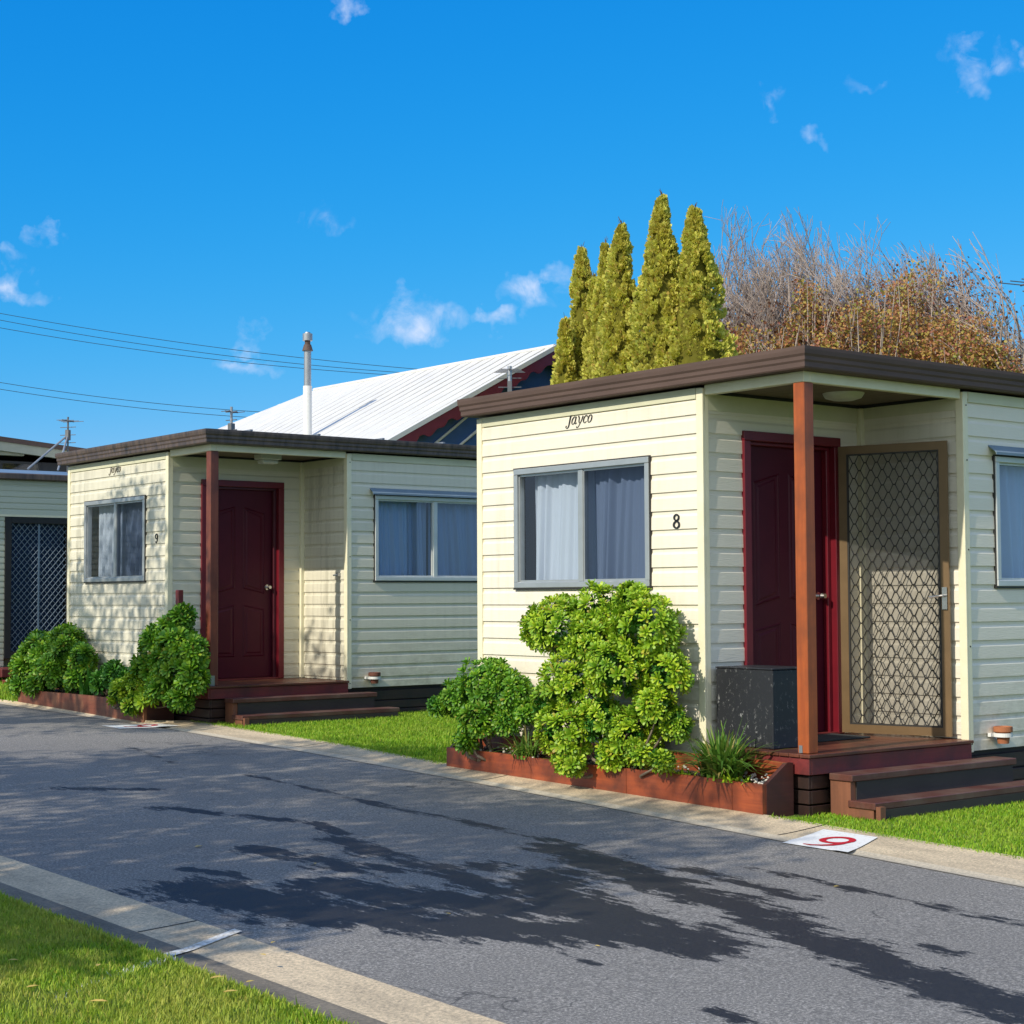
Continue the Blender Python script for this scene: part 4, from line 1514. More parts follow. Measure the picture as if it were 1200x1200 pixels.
def shrub(name, label, loc, lobes, n, size, mat, tmpl, stems, seed, group, low=None, wallx=None):
    """lobes: ellipsoids (centre, radii) relative to loc; rosettes sit on the outer shell facing out and up"""
    r = np.random.default_rng(seed)
    th_ = thing(name, label, "shrub", loc, group=group)
    P, N = [], []
    tries = 0
    while len(P) < n and tries < n * 40:
        tries += 1
        c, rad = lobes[r.integers(len(lobes))] if r.random() < .5 else lobes[int(r.choice(len(lobes), p=np.array([l[1][1] * l[1][2] for l in lobes]) / sum(l[1][1] * l[1][2] for l in lobes)))]
        d = r.normal(size=3); d /= np.linalg.norm(d)
        if d[2] < -.75:
            continue
        k = r.uniform(.86, 1.08)
        p = np.array(c) + d * np.array(rad) * k
        if inside(p, lobes, .80):
            continue
        if low is not None and p[2] < low:
            continue
        if wallx is not None and p[0] > wallx:
            continue
        if P and min(np.sum((np.array(P[-400:]) - p) ** 2, axis=1)) < (size * .52) ** 2:
            continue
        P.append(p); N.append(d * np.array([1, 1, 1]) + np.array([-.15, 0, .42]))
    P = np.array(P); N = np.array(N)
    R = basis(N, r.uniform(0, 6.28, len(P)))
    V, F = stamp(tmpl[0], tmpl[1], R, size * r.uniform(.55, 1.25, len(P)), P - N / np.linalg.norm(N, axis=1, keepdims=True) * size * .35)
    np_obj("foliage", V, F, mat, th_)
    # inner leaves to close the depth of the crown
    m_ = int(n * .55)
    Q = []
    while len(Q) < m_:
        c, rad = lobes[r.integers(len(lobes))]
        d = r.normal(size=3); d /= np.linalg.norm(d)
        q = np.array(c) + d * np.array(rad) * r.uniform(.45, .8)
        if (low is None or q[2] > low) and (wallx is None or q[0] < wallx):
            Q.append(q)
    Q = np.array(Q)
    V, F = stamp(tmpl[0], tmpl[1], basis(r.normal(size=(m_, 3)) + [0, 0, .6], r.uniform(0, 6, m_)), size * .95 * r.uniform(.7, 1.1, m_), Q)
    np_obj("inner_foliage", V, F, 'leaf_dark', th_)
    sm = MB()
    for k in range(stems):
        base = Vector((r.uniform(-.05, .05), r.uniform(-.25, .25) * lobes[0][1][1] / .4, -.03))
        c, rad = lobes[r.integers(len(lobes))]
        tip = Vector((np.array(c) + r.normal(size=3) * np.array(rad) * .25).tolist())
        mid = (base + tip) / 2 + Vector((r.uniform(-.1, .06), r.uniform(-.1, .1), -.05))
        sm.path([base, (base + mid) / 2 + Vector((0, 0, -.02)), mid, tip], [.016, .013, .011, .006], 6)
    sm.build("stem", 'stem', th_, smooth=True)
    return th_


G8 = "rosette leaved shrubs in the planter boxes"


def on_x(px, py, X):
    d = right_w * (px - 600) + up_w * (600 - py) + fwd_w * F_PX
    t = X / d.x
    return np.array([X, d.y * t, EYE + d.z * t]), t


def lobes_at(loc, spots, k=1.0):
    """crown lobes given as (column, row, distance plane, radius)"""
    out = []
    for (px, py, X, r_) in spots:
        p, t = on_x(px, py, X)
        R_ = r_ * t * k
        out.append((tuple(p - np.array(loc)), (R_ * .85, R_ * 1.15, R_)))
    return out


L8 = (8.27, 9.15, PZ8 - .03)
shrub("leafy_shrub", "large bright green rosette shrub under the big window of the nearer cabin", L8,
      lobes_at(L8, [(655, 735, 8.22, 38), (700, 716, 8.24, 30), (757, 738, 8.22, 40), (782, 788, 8.24, 27), (722, 785, 8.12, 38), (668, 800, 8.10, 36), (634, 738, 8.2, 22),
                    (662, 856, 8.05, 34), (646, 822, 8.1, 24), (704, 842, 8.10, 26), (668, 893, 8.02, 17), (766, 826, 8.18, 24), (742, 706, 8.25, 22), (694, 752, 8.12, 28), (776, 893, 8.08, 11), (752, 868, 8.30, 24), (788, 848, 8.30, 20), (735, 858, 8.16, 25), (716, 884, 8.14, 16), (748, 884, 8.16, 13)]),
      1350, .064, 'leaf_bright', ROS, 16, 5, G8, low=-.12, wallx=.17)
L8b = (8.27, 10.72, PZ8 - .03)
shrub("leafy_shrub", "smaller open green rosette shrub at the left end of the nearer planter box", L8b,
      lobes_at(L8b, [(566, 802, 8.25, 30), (537, 818, 8.2, 22), (600, 812, 8.25, 24), (511, 828, 8.15, 9), (560, 842, 8.15, 22), (594, 846, 8.2, 16), (545, 868, 8.12, 12), (580, 790, 8.28, 18), (618, 835, 8.2, 14)]),
      430, .062, 'leaf_mid', ROS, 9, 8, G8, low=.0, wallx=.2)
L9 = (8.32, 16.95, PZ9 - .03)
shrub("leafy_shrub", "tall dark green rosette shrub beside the post of the farther cabin", L9,
      lobes_at(L9, [(205, 742, 8.30, 22), (186, 757, 8.28, 22), (224, 765, 8.30, 20), (204, 776, 8.2, 26), (172, 782, 8.2, 16), (224, 796, 8.25, 18), (190, 806, 8.15, 18), (214, 724, 8.32, 13), (212, 818, 8.2, 15), (206, 755, 8.2, 20)]),
      330, .105, 'leaf_mid', ROS2, 8, 12, G8, low=0.0)
L9b = (8.18, 17.42, PZ9 - .03)
shrub("leafy_shrub", "low bright green rosette shrub spilling over the front of the farther planter box", L9b,
      lobes_at(L9b, [(142, 812, 8.10, 14), (160, 800, 8.12, 14), (152, 826, 8.02, 9), (172, 818, 8.10, 12)]), 80, .09, 'leaf_bright', ROS2, 4, 14, G8)
L9c = (8.36, 17.95, PZ9 - .03)
shrub("leafy_shrub", "small dark shrub between the two larger shrubs of the farther cabin", L9c,
      lobes_at(L9c, [(132, 790, 8.3, 13), (118, 800, 8.3, 10), (145, 796, 8.3, 10)]), 70, .10, 'leaf_dark', ROS2, 4, 17, G8)
L9d = (8.30, 19.15, PZ9 - .03)
shrub("leafy_shrub", "broad dark green domed shrub at the far left end of the farther planter box", L9d,
      lobes_at(L9d, [(46, 764, 8.25, 22), (78, 756, 8.3, 22), (96, 772, 8.3, 16), (32, 785, 8.2, 19), (62, 785, 8.2, 22), (22, 803, 8.1, 11), (90, 795, 8.28, 14), (44, 805, 8.12, 14)]),
      330, .10, 'leaf_mid', ROS2, 10, 19, G8, low=.0)

# dry flower head on top of the big shrub
n = 150
d = rng.normal(size=(n, 3)); d /= np.linalg.norm(d, axis=1, keepdims=True)
T = np.array([8.22, 9.15, PZ8 + 1.02]) + d * np.array([.06, .07, .09]) * rng.uniform(.4, 1, (n, 1))
TVd = np.array([[-.3, 0, 0], [.3, 0, 0], [.2, .1, 1], [-.2, .1, 1]]); TFd = np.array([[0, 1, 2, 3]])
V, F = stamp(TVd, TFd, basis(d + [0, 0, .3], rng.uniform(0, 6, n)), np.full(n, .028), T)
fh = np_obj("dry_flower_head", V - np.array([8.22, 9.15, PZ8 + .93]), F, 'dry', loc=(8.22, 9.15, PZ8 + .93))
tag(fh, "dried brown flower head poking out of the top of the large shrub", "flower head")
MB().path([(0, 0, -.30), (.0, .0, .05)], .008).build("stalk", 'stem', fh)


def strap_plant(name, label, loc, n, length, spread, seed, mat='strap', wid=.012, group=None, up=.9):
    r = np.random.default_rng(seed)
    V, F = [], []
    for k in range(n):
        a = r.uniform(0, 6.28); L = length * r.uniform(.5, 1.1)
        out = spread * r.uniform(.15, 1.0)
        base = np.array([r.normal(0, .035) , r.normal(0, .06), 0])
        dirv = np.array([math.cos(a), math.sin(a), 0]); sd = np.array([-dirv[1], dirv[0], 0])
        o = len(V)
        for i in range(6):
            t = i / 5
            c = base + dirv * out * L * t ** 1.4 + np.array([0, 0, L * (up * t - .62 * out * t * t)])
            w = wid * (1 - t ** 2.2) + .001
            V += [c - sd * w, c + sd * w]
        for i in range(5):
            F.append((o + 2 * i, o + 2 * i + 1, o + 2 * i + 3, o + 2 * i + 2))
    return tag(np_obj(name, V, F, mat, loc=loc), label, "plant", group)


GS = "strappy tufts in the planter boxes"
strap_plant("strappy_plant", "large tuft of arching strap leaves at the right end of the nearer planter box", (8.22, 8.12, PZ8 - .02), 300, .50, 1.15, 31, group=GS)
strap_plant("strappy_plant", "drooping grassy tuft between the two shrubs of the nearer planter box", (8.22, 10.22, PZ8 - .02), 110, .34, 1.25, 32, wid=.007, group=GS)
strap_plant("strappy_plant", "upright blue-green tuft in the middle of the farther planter box", (8.25, 18.28, PZ9 - .02), 26, .36, .5, 33, 'leaf_dark', .02, group=GS, up=1.0)
for k, (yy, xx) in enumerate(((8.52, 8.19), (7.98, 8.165), (9.72, 8.18))):
    sh = strap_plant("trailing_plant", ["pale green low sprig spilling over the planter beside the large tuft", "tiny bright sprig at the foot of the large strappy tuft", "small sprig trailing under the large shrub"][k], (xx, yy, PZ8 - .01), 40, .10, 1.5, 50 + k, 'leaf_bright', .008, group="little sprigs on the planter edge")

# ------------------------------------------------------------------ far left cabin
def left_cabin():
    X0, X1, Y0, Y1 = 5.2, 11.4, 23.9, 27.4
    zb_, zt = EYE - 1.0, EYE + 1.75
    c = thing("side_cabin", "grey-green clad cabin at the left edge behind, with a dark security door", "cabin", (X0, Y0, zb_))
    P = lambda u, z, o: (u - X0, -o, z - zb_)
    global BH
    w = MB()
    old = BH; BH = .088
    wall_with_holes(w, P, X0, X1, EYE + 1.235, zt, [])
    wall_with_holes(w, P, X0, 9.50, zb_, EYE + 1.20, [])
    siding(w, P, 10.56, X1, zb_, EYE + 1.20)
    siding(w, lambda u, z, o: (-o, u, z - zb_), 0, Y1 - Y0, zb_, zt)
    BH = old
    w.box(.02, X1 - X0 - .02, .25, Y1 - Y0, 0, zt - zb_ - .01)
    w.build("wall", 'siding10', c, recalc=False)
    t = MB(); t.box(0 - .02, X1 - X0, -.03, .0, EYE + 1.205 - zb_, EYE + 1.235 - zb_); t.build("trim", 'trim', c)
    f = MB()
    pb = lambda a, b, z0, z1, y0, y1: f.cham(a - X0, b - X0, y0, y1, z0 - zb_, z1 - zb_, .004)
    pb(9.50, 9.60, EYE - .86, EYE + 1.20, -.03, .08); pb(10.45, 10.56, EYE - .86, EYE + 1.20, -.03, .08)
    pb(9.601, 10.449, EYE + 1.11, EYE + 1.20, -.03, .08); pb(9.601, 10.449, EYE - .86, EYE - .76, -.03, .08)
    fr = f.build("door", 'black', c)
    fr["label"] = "dark security door with a diagonal grille"
    g = MB()
    a, b, z0, z1 = 9.601 - X0, 10.449 - X0, EYE - .76 - zb_, EYE + 1.11 - zb_
    s = .088
    k = -int((z1 - z0) / s) - 1
    while k * s < (b - a):
        for sg in (1, -1):
            # line u = a + k*s + t, z = z0 + t*1.25
            t0 = max(0, -(k * s)); t1 = min((z1 - z0) / 1.15, b - a - k * s)
            if t1 > t0:
                ua, ub = k * s + t0, k * s + t1
                if sg < 0:
                    ua, ub = (b - a) - ua, (b - a) - ub
                g.tube((a + ua, .0, z0 + t0 * 1.15), (a + ub, .0, z0 + t1 * 1.15), .0045, .0045, 4, cap=False)
        k += 1
    g.box((a + b) / 2 - .012, (a + b) / 2 + .012, -.006, .012, z0, z1)
    g.build("grille", 'hood', fr)
    gl = MB(); gl.add([(a, .03, z0), (b, .03, z0), (b, .03, z1), (a, .03, z1)], [(0, 1, 2, 3)]); gl.build("pane", 'glass_screen', fr)
    bk = MB(); bk.box(a - .05, b + .05, .12, .16, z0 - .1, z1 + .05); bk.build("inner_panel", 'navy', fr)
    gt = MB()
    gt.cham(-.12, X1 - X0 + .1, -.12, .02, EYE + 1.745 - zb_, EYE + 1.835 - zb_, .012); gt.build("gutter", 'gutter_old', c)
    rf = MB()
    rf.add([(-.12, -.10, EYE + 1.838 - zb_), (X1 - X0 + .1, -.10, EYE + 1.838 - zb_), (X1 - X0 + .1, .9, EYE + 1.965 - zb_), (-.12, .9, EYE + 1.965 - zb_),
            (X1 - X0 + .1, 3.5, EYE + 2.0 - zb_), (-.12, 3.5, EYE + 2.0 - zb_)], [(0, 1, 2, 3), (3, 2, 4, 5)])
    rf.build("roof", 'hood', c, recalc=False)
    st = MB(); st.cham(9.2 - X0, 10.7 - X0, -.7, -.035, -.10, .0 + .02, .01); st.cham(9.2 - X0, 10.7 - X0, -1.0, -.701, -.28, -.13, .01); st.build("steps", 'deck_fascia', c)
    return c


left_cabin()


def rear_house():
    Y0 = 34.0
    c = thing("rear_house", "dark house with a pale fascia rising behind the left cabin roof", "house", (6, Y0, 0))
    r = MB()
    # low pitched roof falling to the right
    def zr(x): return EYE + 3.377 - (x - 13.404) * .084
    for (x0, x1, y0, y1, off, th, nm_, mt_) in ((7, 19, 0, 7, 0, .10, "roof", 'gutter'), (7, 17.5, .03, .12, -.10, .19, "fascia", 'pale_fascia')):
        mb = MB()
        V = []
        for yy in (y0, y1):
            for x in (x0, x1):
                for dz in (off, off - th):
                    V.append((x - 6, yy, zr(x) + dz))
        mb.add(V, [(0, 1, 3, 2), (4, 6, 7, 5), (0, 2, 6, 4), (1, 5, 7, 3), (0, 4, 5, 1), (2, 3, 7, 6)])
        mb.build(nm_, mt_, c)
    mb = MB(); mb.box(1.2, 12.5, .3, 6.8, 0, EYE + 2.9); mb.build("wall", 'dark_wall', c)
    mb = MB(); mb.cham(1.0, 7.98, .125, .28, EYE + 3.0, EYE + 3.16, .01); mb.build("soffit", 'pale_fascia', c)
    for k in range(3):
        wv = MB(); x = 5.6 + k * .95
        wv.cham(x, x + .9, .25, .298, EYE + 2.2, EYE + 2.9, .01)
        wo = wv.build("window", 'grille', c)
        g = MB(); g.add([(x + .06, .245, EYE + 2.26), (x + .84, .245, EYE + 2.26), (x + .84, .245, EYE + 2.84), (x + .06, .245, EYE + 2.84)], [(0, 1, 2, 3)])
        g.build("pane", 'glass_dark', wo)
    return c


rear_house()


# ------------------------------------------------------------------ white roofed house
def white_house():
    AX, AY, AZ = 20.04, 24.0, EYE + 4.637
    PIT = (4.637 - 2.64) / (20.038 - 16.222)
    HW = 4.6                                   # half span
    FY = 32.44
    ez = AZ - PIT * HW
    c = thing("white_roofed_house", "house with white metal roof, maroon scalloped bargeboards and navy gable behind cabins", "house", (AX, AY, 0))
    r = MB()
    V = [(0, 0, AZ), (0, FY - AY, AZ + .02), (-HW, 0, ez), (-HW, FY - AY + HW, ez), (HW, 0, ez), (HW, FY - AY + HW, ez)]
    th = .06
    V2 = [(x, y, z - th) for x, y, z in V]
    r.add(V + V2, [(0, 2, 3, 1), (0, 1, 5, 4), (1, 3, 5), (6, 7, 9, 8), (6, 10, 11, 7), (7, 11, 9), (0, 6, 8, 2), (0, 4, 10, 6), (2, 8, 9, 3), (4, 5, 11, 10)])
    # sheet ribs running down the slope
    y = .25
    while y < FY - AY + 3.5:
        top = 0 if y < FY - AY else -(y - (FY - AY))
        if top - .1 > -HW:
            p0 = Vector((top - .02, y, AZ + top * PIT + .006)); p1 = Vector((-HW + .02, y, ez + .006))
            r.tube(p0, p1, .011, .011, 4, cap=False)
        y += .38
    # ridge cap and verge flashing
    r.tube((0, 0, AZ + .0), (0, FY - AY, AZ + .02), .05, .05, 8)
    r.build("roof", 'white_roof', c)
    vg = MB()
    for sg in (-1, 1):
        def q(t, dz, y):
            return (sg * HW * t, y, AZ - PIT * HW * t + dz)
        vg.add([q(0, .03, -.05), q(1, .03, -.05), q(1, -.06, -.05), q(0, -.06, -.05), q(0, .03, .02), q(1, .03, .02), q(1, -.06, .02), q(0, -.06, .02)],
               [(0, 3, 2, 1), (4, 5, 6, 7), (0, 1, 5, 4), (1, 2, 6, 5), (2, 3, 7, 6), (3, 0, 4, 7)])
    vg.build("verge_flashing", 'white_roof', c)
    # scalloped barge board
    for sg in (-1, 1):
        b = MB()
        L = HW
        N = 150
        top, bot = [], []
        for i in range(N + 1):
            t = i / N
            u = t * L
            ph = (u / .62) % 1.0
            depth = .16 + .085 * abs(math.sin(ph * math.pi)) ** .7 + .03 * math.sin(ph * 4 * math.pi)
            if t > .80:
                depth += (t - .80) * 3.2
            top.append((sg * u, AZ - PIT * u - .06)); bot.append((sg * u, AZ - PIT * u - .06 - depth))
        V = [(x, -.03, z) for x, z in top] + [(x, -.03, z) for x, z in bot] + [(x, .0, z) for x, z in top] + [(x, .0, z) for x, z in bot]
        n_ = N + 1
        F = []
        for i in range(N):
            F += [(i, i + 1, n_ + i + 1, n_ + i), (2 * n_ + i, 3 * n_ + i, 3 * n_ + i + 1, 2 * n_ + i + 1), (n_ + i, n_ + i + 1, 3 * n_ + i + 1, 3 * n_ + i)]
        b.add(V, F)
        b.build("bargeboard", 'maroon', c)
    g = MB()
    g.prism([(-HW + .15, 0), (HW - .15, 0), (HW - .15, ez - .02), (0, AZ - .10), (-HW + .15, ez - .02)], lambda a, z, t: (a, t, z), .30, .45)
    g.box(-HW + .15, HW - .15, .45, FY - AY + HW - .3, 0, ez - .10)
    g.build("gable_wall", 'navy', c)
    # white battens slanting across the gable
    bt = MB()
    for k in range(4):
        x0 = -3.05 + k * .55
        bt.tube((x0, .27, EYE + 2.35), (x0 + 1.25, .27, EYE + 2.35 + .92 + .0), .024, .024, 6)
    bt.build("batten", 'white_paint', c)
    return c


white_house()
# stainless flue
fl = thing("flue_pipe", "tall flue pipe on the white roof, white below and grey above", "chimney", (17.02, 27.8, EYE + 3.0))
MB().tube((0, 0, -.2), (0, 0, 1.06), .085, .085, 20).build("lower_pipe", 'white_paint', fl, smooth=False)
MB().tube((0, 0, 1.055), (0, 0, 1.80), .070, .070, 20).build("upper_pipe", 'galv', fl)
cw = MB(); cw.tube((0, 0, 1.74), (0, 0, 1.86), .105, .07, 20); cw.tube((0, 0, 1.86), (0, 0, 1.94), .055, .055, 16)
cw.build("collar", 'gutter', fl)
cw = MB(); cw.tube((0, 0, 1.935), (0, 0, 2.07), .095, .095, 20); cw.tube((0, 0, 2.07), (0, 0, 2.10), .06, .05, 20); cw.build("cowl", 'galv', fl)


def antenna(loc, h, label, elems, thick=.014, ang=0.0, brace=None, size=.45):
    a = thing("tv_antenna", label, "antenna", loc, ang, group="television antennas on the roofs")
    MB().tube((0, 0, 0), (0, 0, h), thick, thick, 8).build("mast", 'galv' if thick > .015 else 'ant', a)
    e = MB()
    e.tube((-size * .55, 0, h - .06), (size * .55, 0, h - .06), .009, .009, 6)
    for k in range(elems):
        x = -size * .5 + size * k / max(elems - 1, 1)
        L = size * (.35 + .25 * (k / max(elems - 1, 1)))
        e.tube((x, -L, h - .06), (x, L, h - .06), .005, .005, 5)
    for z in (.16, .28, .40):
        if z < h:
            e.tube((0, -size * .45, h - z), (0, size * .45, h - z), .006, .006, 5)
    e.cham(-.035, .035, -.03, .03, h - .36, h - .20, .004)
    e.build("array", 'ant', a)
    if brace:
        b = MB()
        for p, q in brace:
            b.tube(p, q, .016, .016, 8)
        b.build("brace", 'galv', a)
    return a


antenna((10.77, 24.6, EYE + 1.9), .90, "thin television antenna with two braces above the left edge cabin", 4, .014, .6,
        [((0, 0, .62), (-.62, .30, .06)), ((0, 0, .62), (-.46, -.12, .04))], .3)
antenna((9.955, 18.0, EYE + 1.72), .58, "short television antenna on the roof of the farther cabin, left of the flue", 3, .016, .3, None, .2)
antenna((13.83, 17.5, EYE + 1.72), 1.33, "television antenna standing out against the white roof left of the conifers", 5, .028, .9, None, .34)
antenna((12.02, 8.15, EYE + 1.66), .98, "television antenna with a slanting strut at the right edge on the nearer cabin", 5, .018, 1.35,
        [((0, 0, .60), (-.66, .06, .04))], .42)

# ------------------------------------------------------------------ overhead power lines
def wire(a, b, sag, label):
    m_ = MB(); pts = []
    a, b = Vector(a), Vector(b)
    mid = (a + b) / 2
    for i in range(33):
        t = i / 32
        p = a.lerp(b, t); p.z -= sag * 4 * t * (1 - t)
        pts.append(p - mid)
    m_.path(pts, .010, 5)
    tag(m_.build("power_line", 'wire', loc=mid), label, "power line", "overhead power lines")


D = lambda px, py, dist: Vector((0, 0, EYE)) + (right_w * (px - 600) + up_w * (600 - py) + fwd_w * F_PX) / F_PX * dist
for k, (ya, yb, s, lb) in enumerate(((352, 440, .35, "topmost thin power line crossing the sky at the left"), (359, 443, .45, "second power line just under the topmost one"),
                                     (369, 445, .45, "third power line of the upper bunch at the left"),
                                     (434, 483, .3, "upper power line of the lower pair at the left"), (442, 490, .3, "lowest power line at the left, just above the roofs"))):
    wire(D(-80, ya, 60), D(590 if k < 3 else 400, yb + (0 if k < 3 else 4), 62), s, lb)

# ------------------------------------------------------------------ golden conifers
def conifer(base, top_z, rad, label, seed, n, tip_len=3.1):
    r = np.random.default_rng(seed)
    H = top_z
    t_ = thing("golden_conifer", label, "tree", base, group="row of golden conifers")
    MB().tube((0, 0, -.1), (0, 0, H * .9), .10, .02, 8).build("trunk", 'bark_dark', t_)
    # column profile: wide low, tapering to a thin leader
    def R_(t):
        return min(rad * 1.25, rad * ((1 - t) * H / 2.45) ** .92) + .006
    ph = r.uniform(0, 6.28, 12)
    def lump(a, z):
        v = 0
        for i in range(6):
            v += math.sin(a * (i % 3 + 1) + ph[i] + z * (1.5 + i * .9)) / (1 + i * .35)
        return v * .055
    P, N, S = [], [], []
    # clumps (vertical flame-like bunches)
    nc = int(n / 34)
    for _ in range(nc):
        t = r.uniform(.30, .985) ** .9
        z = t * H
        a = r.uniform(0, 6.28)
        rr = R_(t) * (1 + 3.0 * lump(a, z)) * r.uniform(.84, 1.10)
        c = np.array([math.cos(a) * rr, math.sin(a) * rr, z])
        out = np.array([math.cos(a), math.sin(a), .55])
        cs = r.uniform(.05, .12) * (1.2 - .85 * t)
        m_ = 34
        d = r.normal(size=(m_, 3)); d /= np.linalg.norm(d, axis=1, keepdims=True)
        pts = c + d * np.array([cs, cs, cs * 1.7])
        P.append(pts); N.append(d * .7 + out + np.array([0, 0, .5])); S.append(r.uniform(.028, .052, m_))
    P = np.concatenate(P); N = np.concatenate(N); S = np.concatenate(S)
    TV = np.array([[-.45, 0, 0], [.45, 0, 0], [.6, .12, .7], [-.6, .12, .7], [0, .2, 1.25]])
    TF = np.array([[0, 1, 2], [0, 2, 3], [3, 2, 4]])
    V, F = stamp(TV, TF, basis(N, r.uniform(0, 6.28, len(P))), S, P)
    np_obj("crown", V, F, 'conifer', t_)
    # brown leader twigs at the tip
    tw = MB()
    tw.tube((0, 0, H * .93), (r.uniform(-.02, .02), 0, H + .02), .02, .006, 5)
    for k in range(16):
        z = H * r.uniform(.955, .998); a = r.uniform(0, 6.28); L = r.uniform(.05, .14)
        tw.tube((0, 0, z), (math.cos(a) * L * .5, math.sin(a) * L * .5, z + L), .006, .003, 4)
    tw.build("leader_twigs", 'bark_dark', t_)
    # dense inner body
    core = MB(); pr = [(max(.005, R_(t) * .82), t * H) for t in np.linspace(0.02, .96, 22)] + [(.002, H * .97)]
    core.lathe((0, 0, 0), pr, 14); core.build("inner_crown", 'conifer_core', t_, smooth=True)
    return t_


CON = [(682, 288, 30.5, .38, 34), (709, 282, 29.6, .31, 30), (728, 260, 28.6, .43, 40), (775, 226, 28.0, .46, 48), (814, 240, 27.6, .50, 50)]
LBL = ["leftmost golden conifer of the row, short and slightly apart", "second golden conifer from the left, thin and mostly hidden",
       "middle golden conifer of the row", "tallest golden conifer of the row", "rightmost golden conifer, broadest and closest to the bare trees"]
for k, (px, py, dist, rad, cnt) in enumerate(CON):
    tip = D(px, py, dist)
    base = (tip.x, tip.y, 0.30)
    conifer(base, tip.z - .30, rad * dist / 28, LBL[k], 100 + k, cnt * 620)
# low golden hedge filling between their feet
for k, (px, py, dist, rad) in enumerate(((696, 322, 30.0, .28), (662, 372, 30.0, .30))):
    tip = D(px, py, dist)
    conifer((tip.x, tip.y, .30), tip.z - .30, rad, ["short golden conifer squeezed between the two left ones", "lowest golden conifer at the left foot of the row"][k], 120 + k, 13000)


# ------------------------------------------------------------------ bare trees
def bare_tree(name, base, H, label, seed, spread, levels=8, mat='bark_grey', leafmat=None, group=None, first=.30, lean=(0, 0)):
    r = np.random.default_rng(seed)
    t_ = thing(name, label, "tree", base, group=group)
    V, F = [], []
    tips = []
    tmin = .0054 * H / 8

    def seg(p0, p1, r0, r1, n):
        o = len(V)
        d = p1 - p0; d = d / (np.linalg.norm(d) + 1e-9)
        ref = np.array([0, 0, 1.]) if abs(d[2]) < .9 else np.array([1., 0, 0])
        a = np.cross(d, ref); a /= np.linalg.norm(a); b = np.cross(d, a)
        for p, rr in ((p0, r0), (p1, r1)):
            for i in range(n):
                q = 2 * math.pi * i / n
                V.append(p + a * rr * math.cos(q) + b * rr * math.sin(q))
        for i in range(n):
            F.append((o + i, o + (i + 1) % n, o + n + (i + 1) % n, o + n + i))

    def grow(p, d, L, rad, lv):
        k = 3
        q = p
        bend = r.normal(0, .09, 3)
        for i in range(k):
            d = d + bend + r.normal(0, .05, 3) + np.array([-.05 * q[0], -.05 * q[1], .06]); d /= np.linalg.norm(d)
            q2 = q + d * L / k
            seg(q, q2, max(rad * (1 - .25 * i / k), tmin), max(rad * (1 - .25 * (i + 1) / k), tmin), 6 if lv < 2 else (4 if lv < 4 else 3))
            q = q2
            if lv >= 1 and i < k - 1 and r.random() < .42 and lv < levels:
                dd = d + r.normal(0, .42, 3) * spread; dd /= np.linalg.norm(dd)
                grow(q, dd, L * .70, rad * .5, lv + 1)
        if lv >= 3:
            tips.append(q)
        if lv < levels:
            for _ in range(3 if lv < 2 else 2):
                dd = d + r.normal(0, .34, 3) * spread + np.array([0, 0, .06]); dd /= np.linalg.norm(dd)
                grow(q, dd, L * r.uniform(.72, .86), rad * .64, lv + 1)
    grow(np.array([0, 0, -.1]), np.array([lean[0], lean[1], 1.]), H * first, .20 * H / 8, 0)
    V = np.array(V)
    # scale so that the crown tops out at H
    s = H / V[:, 2].max()
    V *= s
    np_obj("branches", V, F, mat, t_)
    if leafmat:
        tips = np.array(tips) * s
        sel = tips[tips[:, 2] < H * leafmat[2]]
        m_ = leafmat[1]
        P = sel[r.integers(len(sel), size=m_)] + r.normal(0, .10, (m_, 3))
        TV = np.array([[-.4, 0, 0], [.4, 0, 0], [.35, .1, .8], [-.35, .1, .8]]); TF = np.array([[0, 1, 2, 3]])
        V, F = stamp(TV, TF, basis(r.normal(size=(m_, 3)), r.uniform(0, 6, m_)), r.uniform(.035, .075, m_), P)
        np_obj("leaves", V, F, leafmat[0], t_)
    return t_


BT = [(898, 230, 34, "tall bare tree with fine twigs right of the conifers", .82, ('seed', 2500, .74)),
      (958, 266, 36, "bare tree behind the tall one, its twigs leaning right", .8, ('seed', 2500, .78)),
      (1040, 280, 35, "bare tree with sparse brown leaves in the middle of the russet thicket", .75, ('seed', 3500, .86)),
      (1085, 304, 37, "bare tree with a dark seed cluster near its top, right of the middle", .8, ('seed', 4500, .97)),
      (1160, 332, 36, "lower bare tree at the right end of the russet thicket", .7, None),
      (862, 285, 38, "slender bare tree half hidden behind the rightmost conifer", .7, None)]
for k, (px, py, dist, lb, sp, lf) in enumerate(BT):
    tip = D(px, py, dist)
    bare_tree("bare_tree", (tip.x, tip.y, .30), tip.z - .30, lb, 200 + k, sp, 8 if k < 2 else 7, 'bark_grey', lf, "bare winter trees behind the cabins")


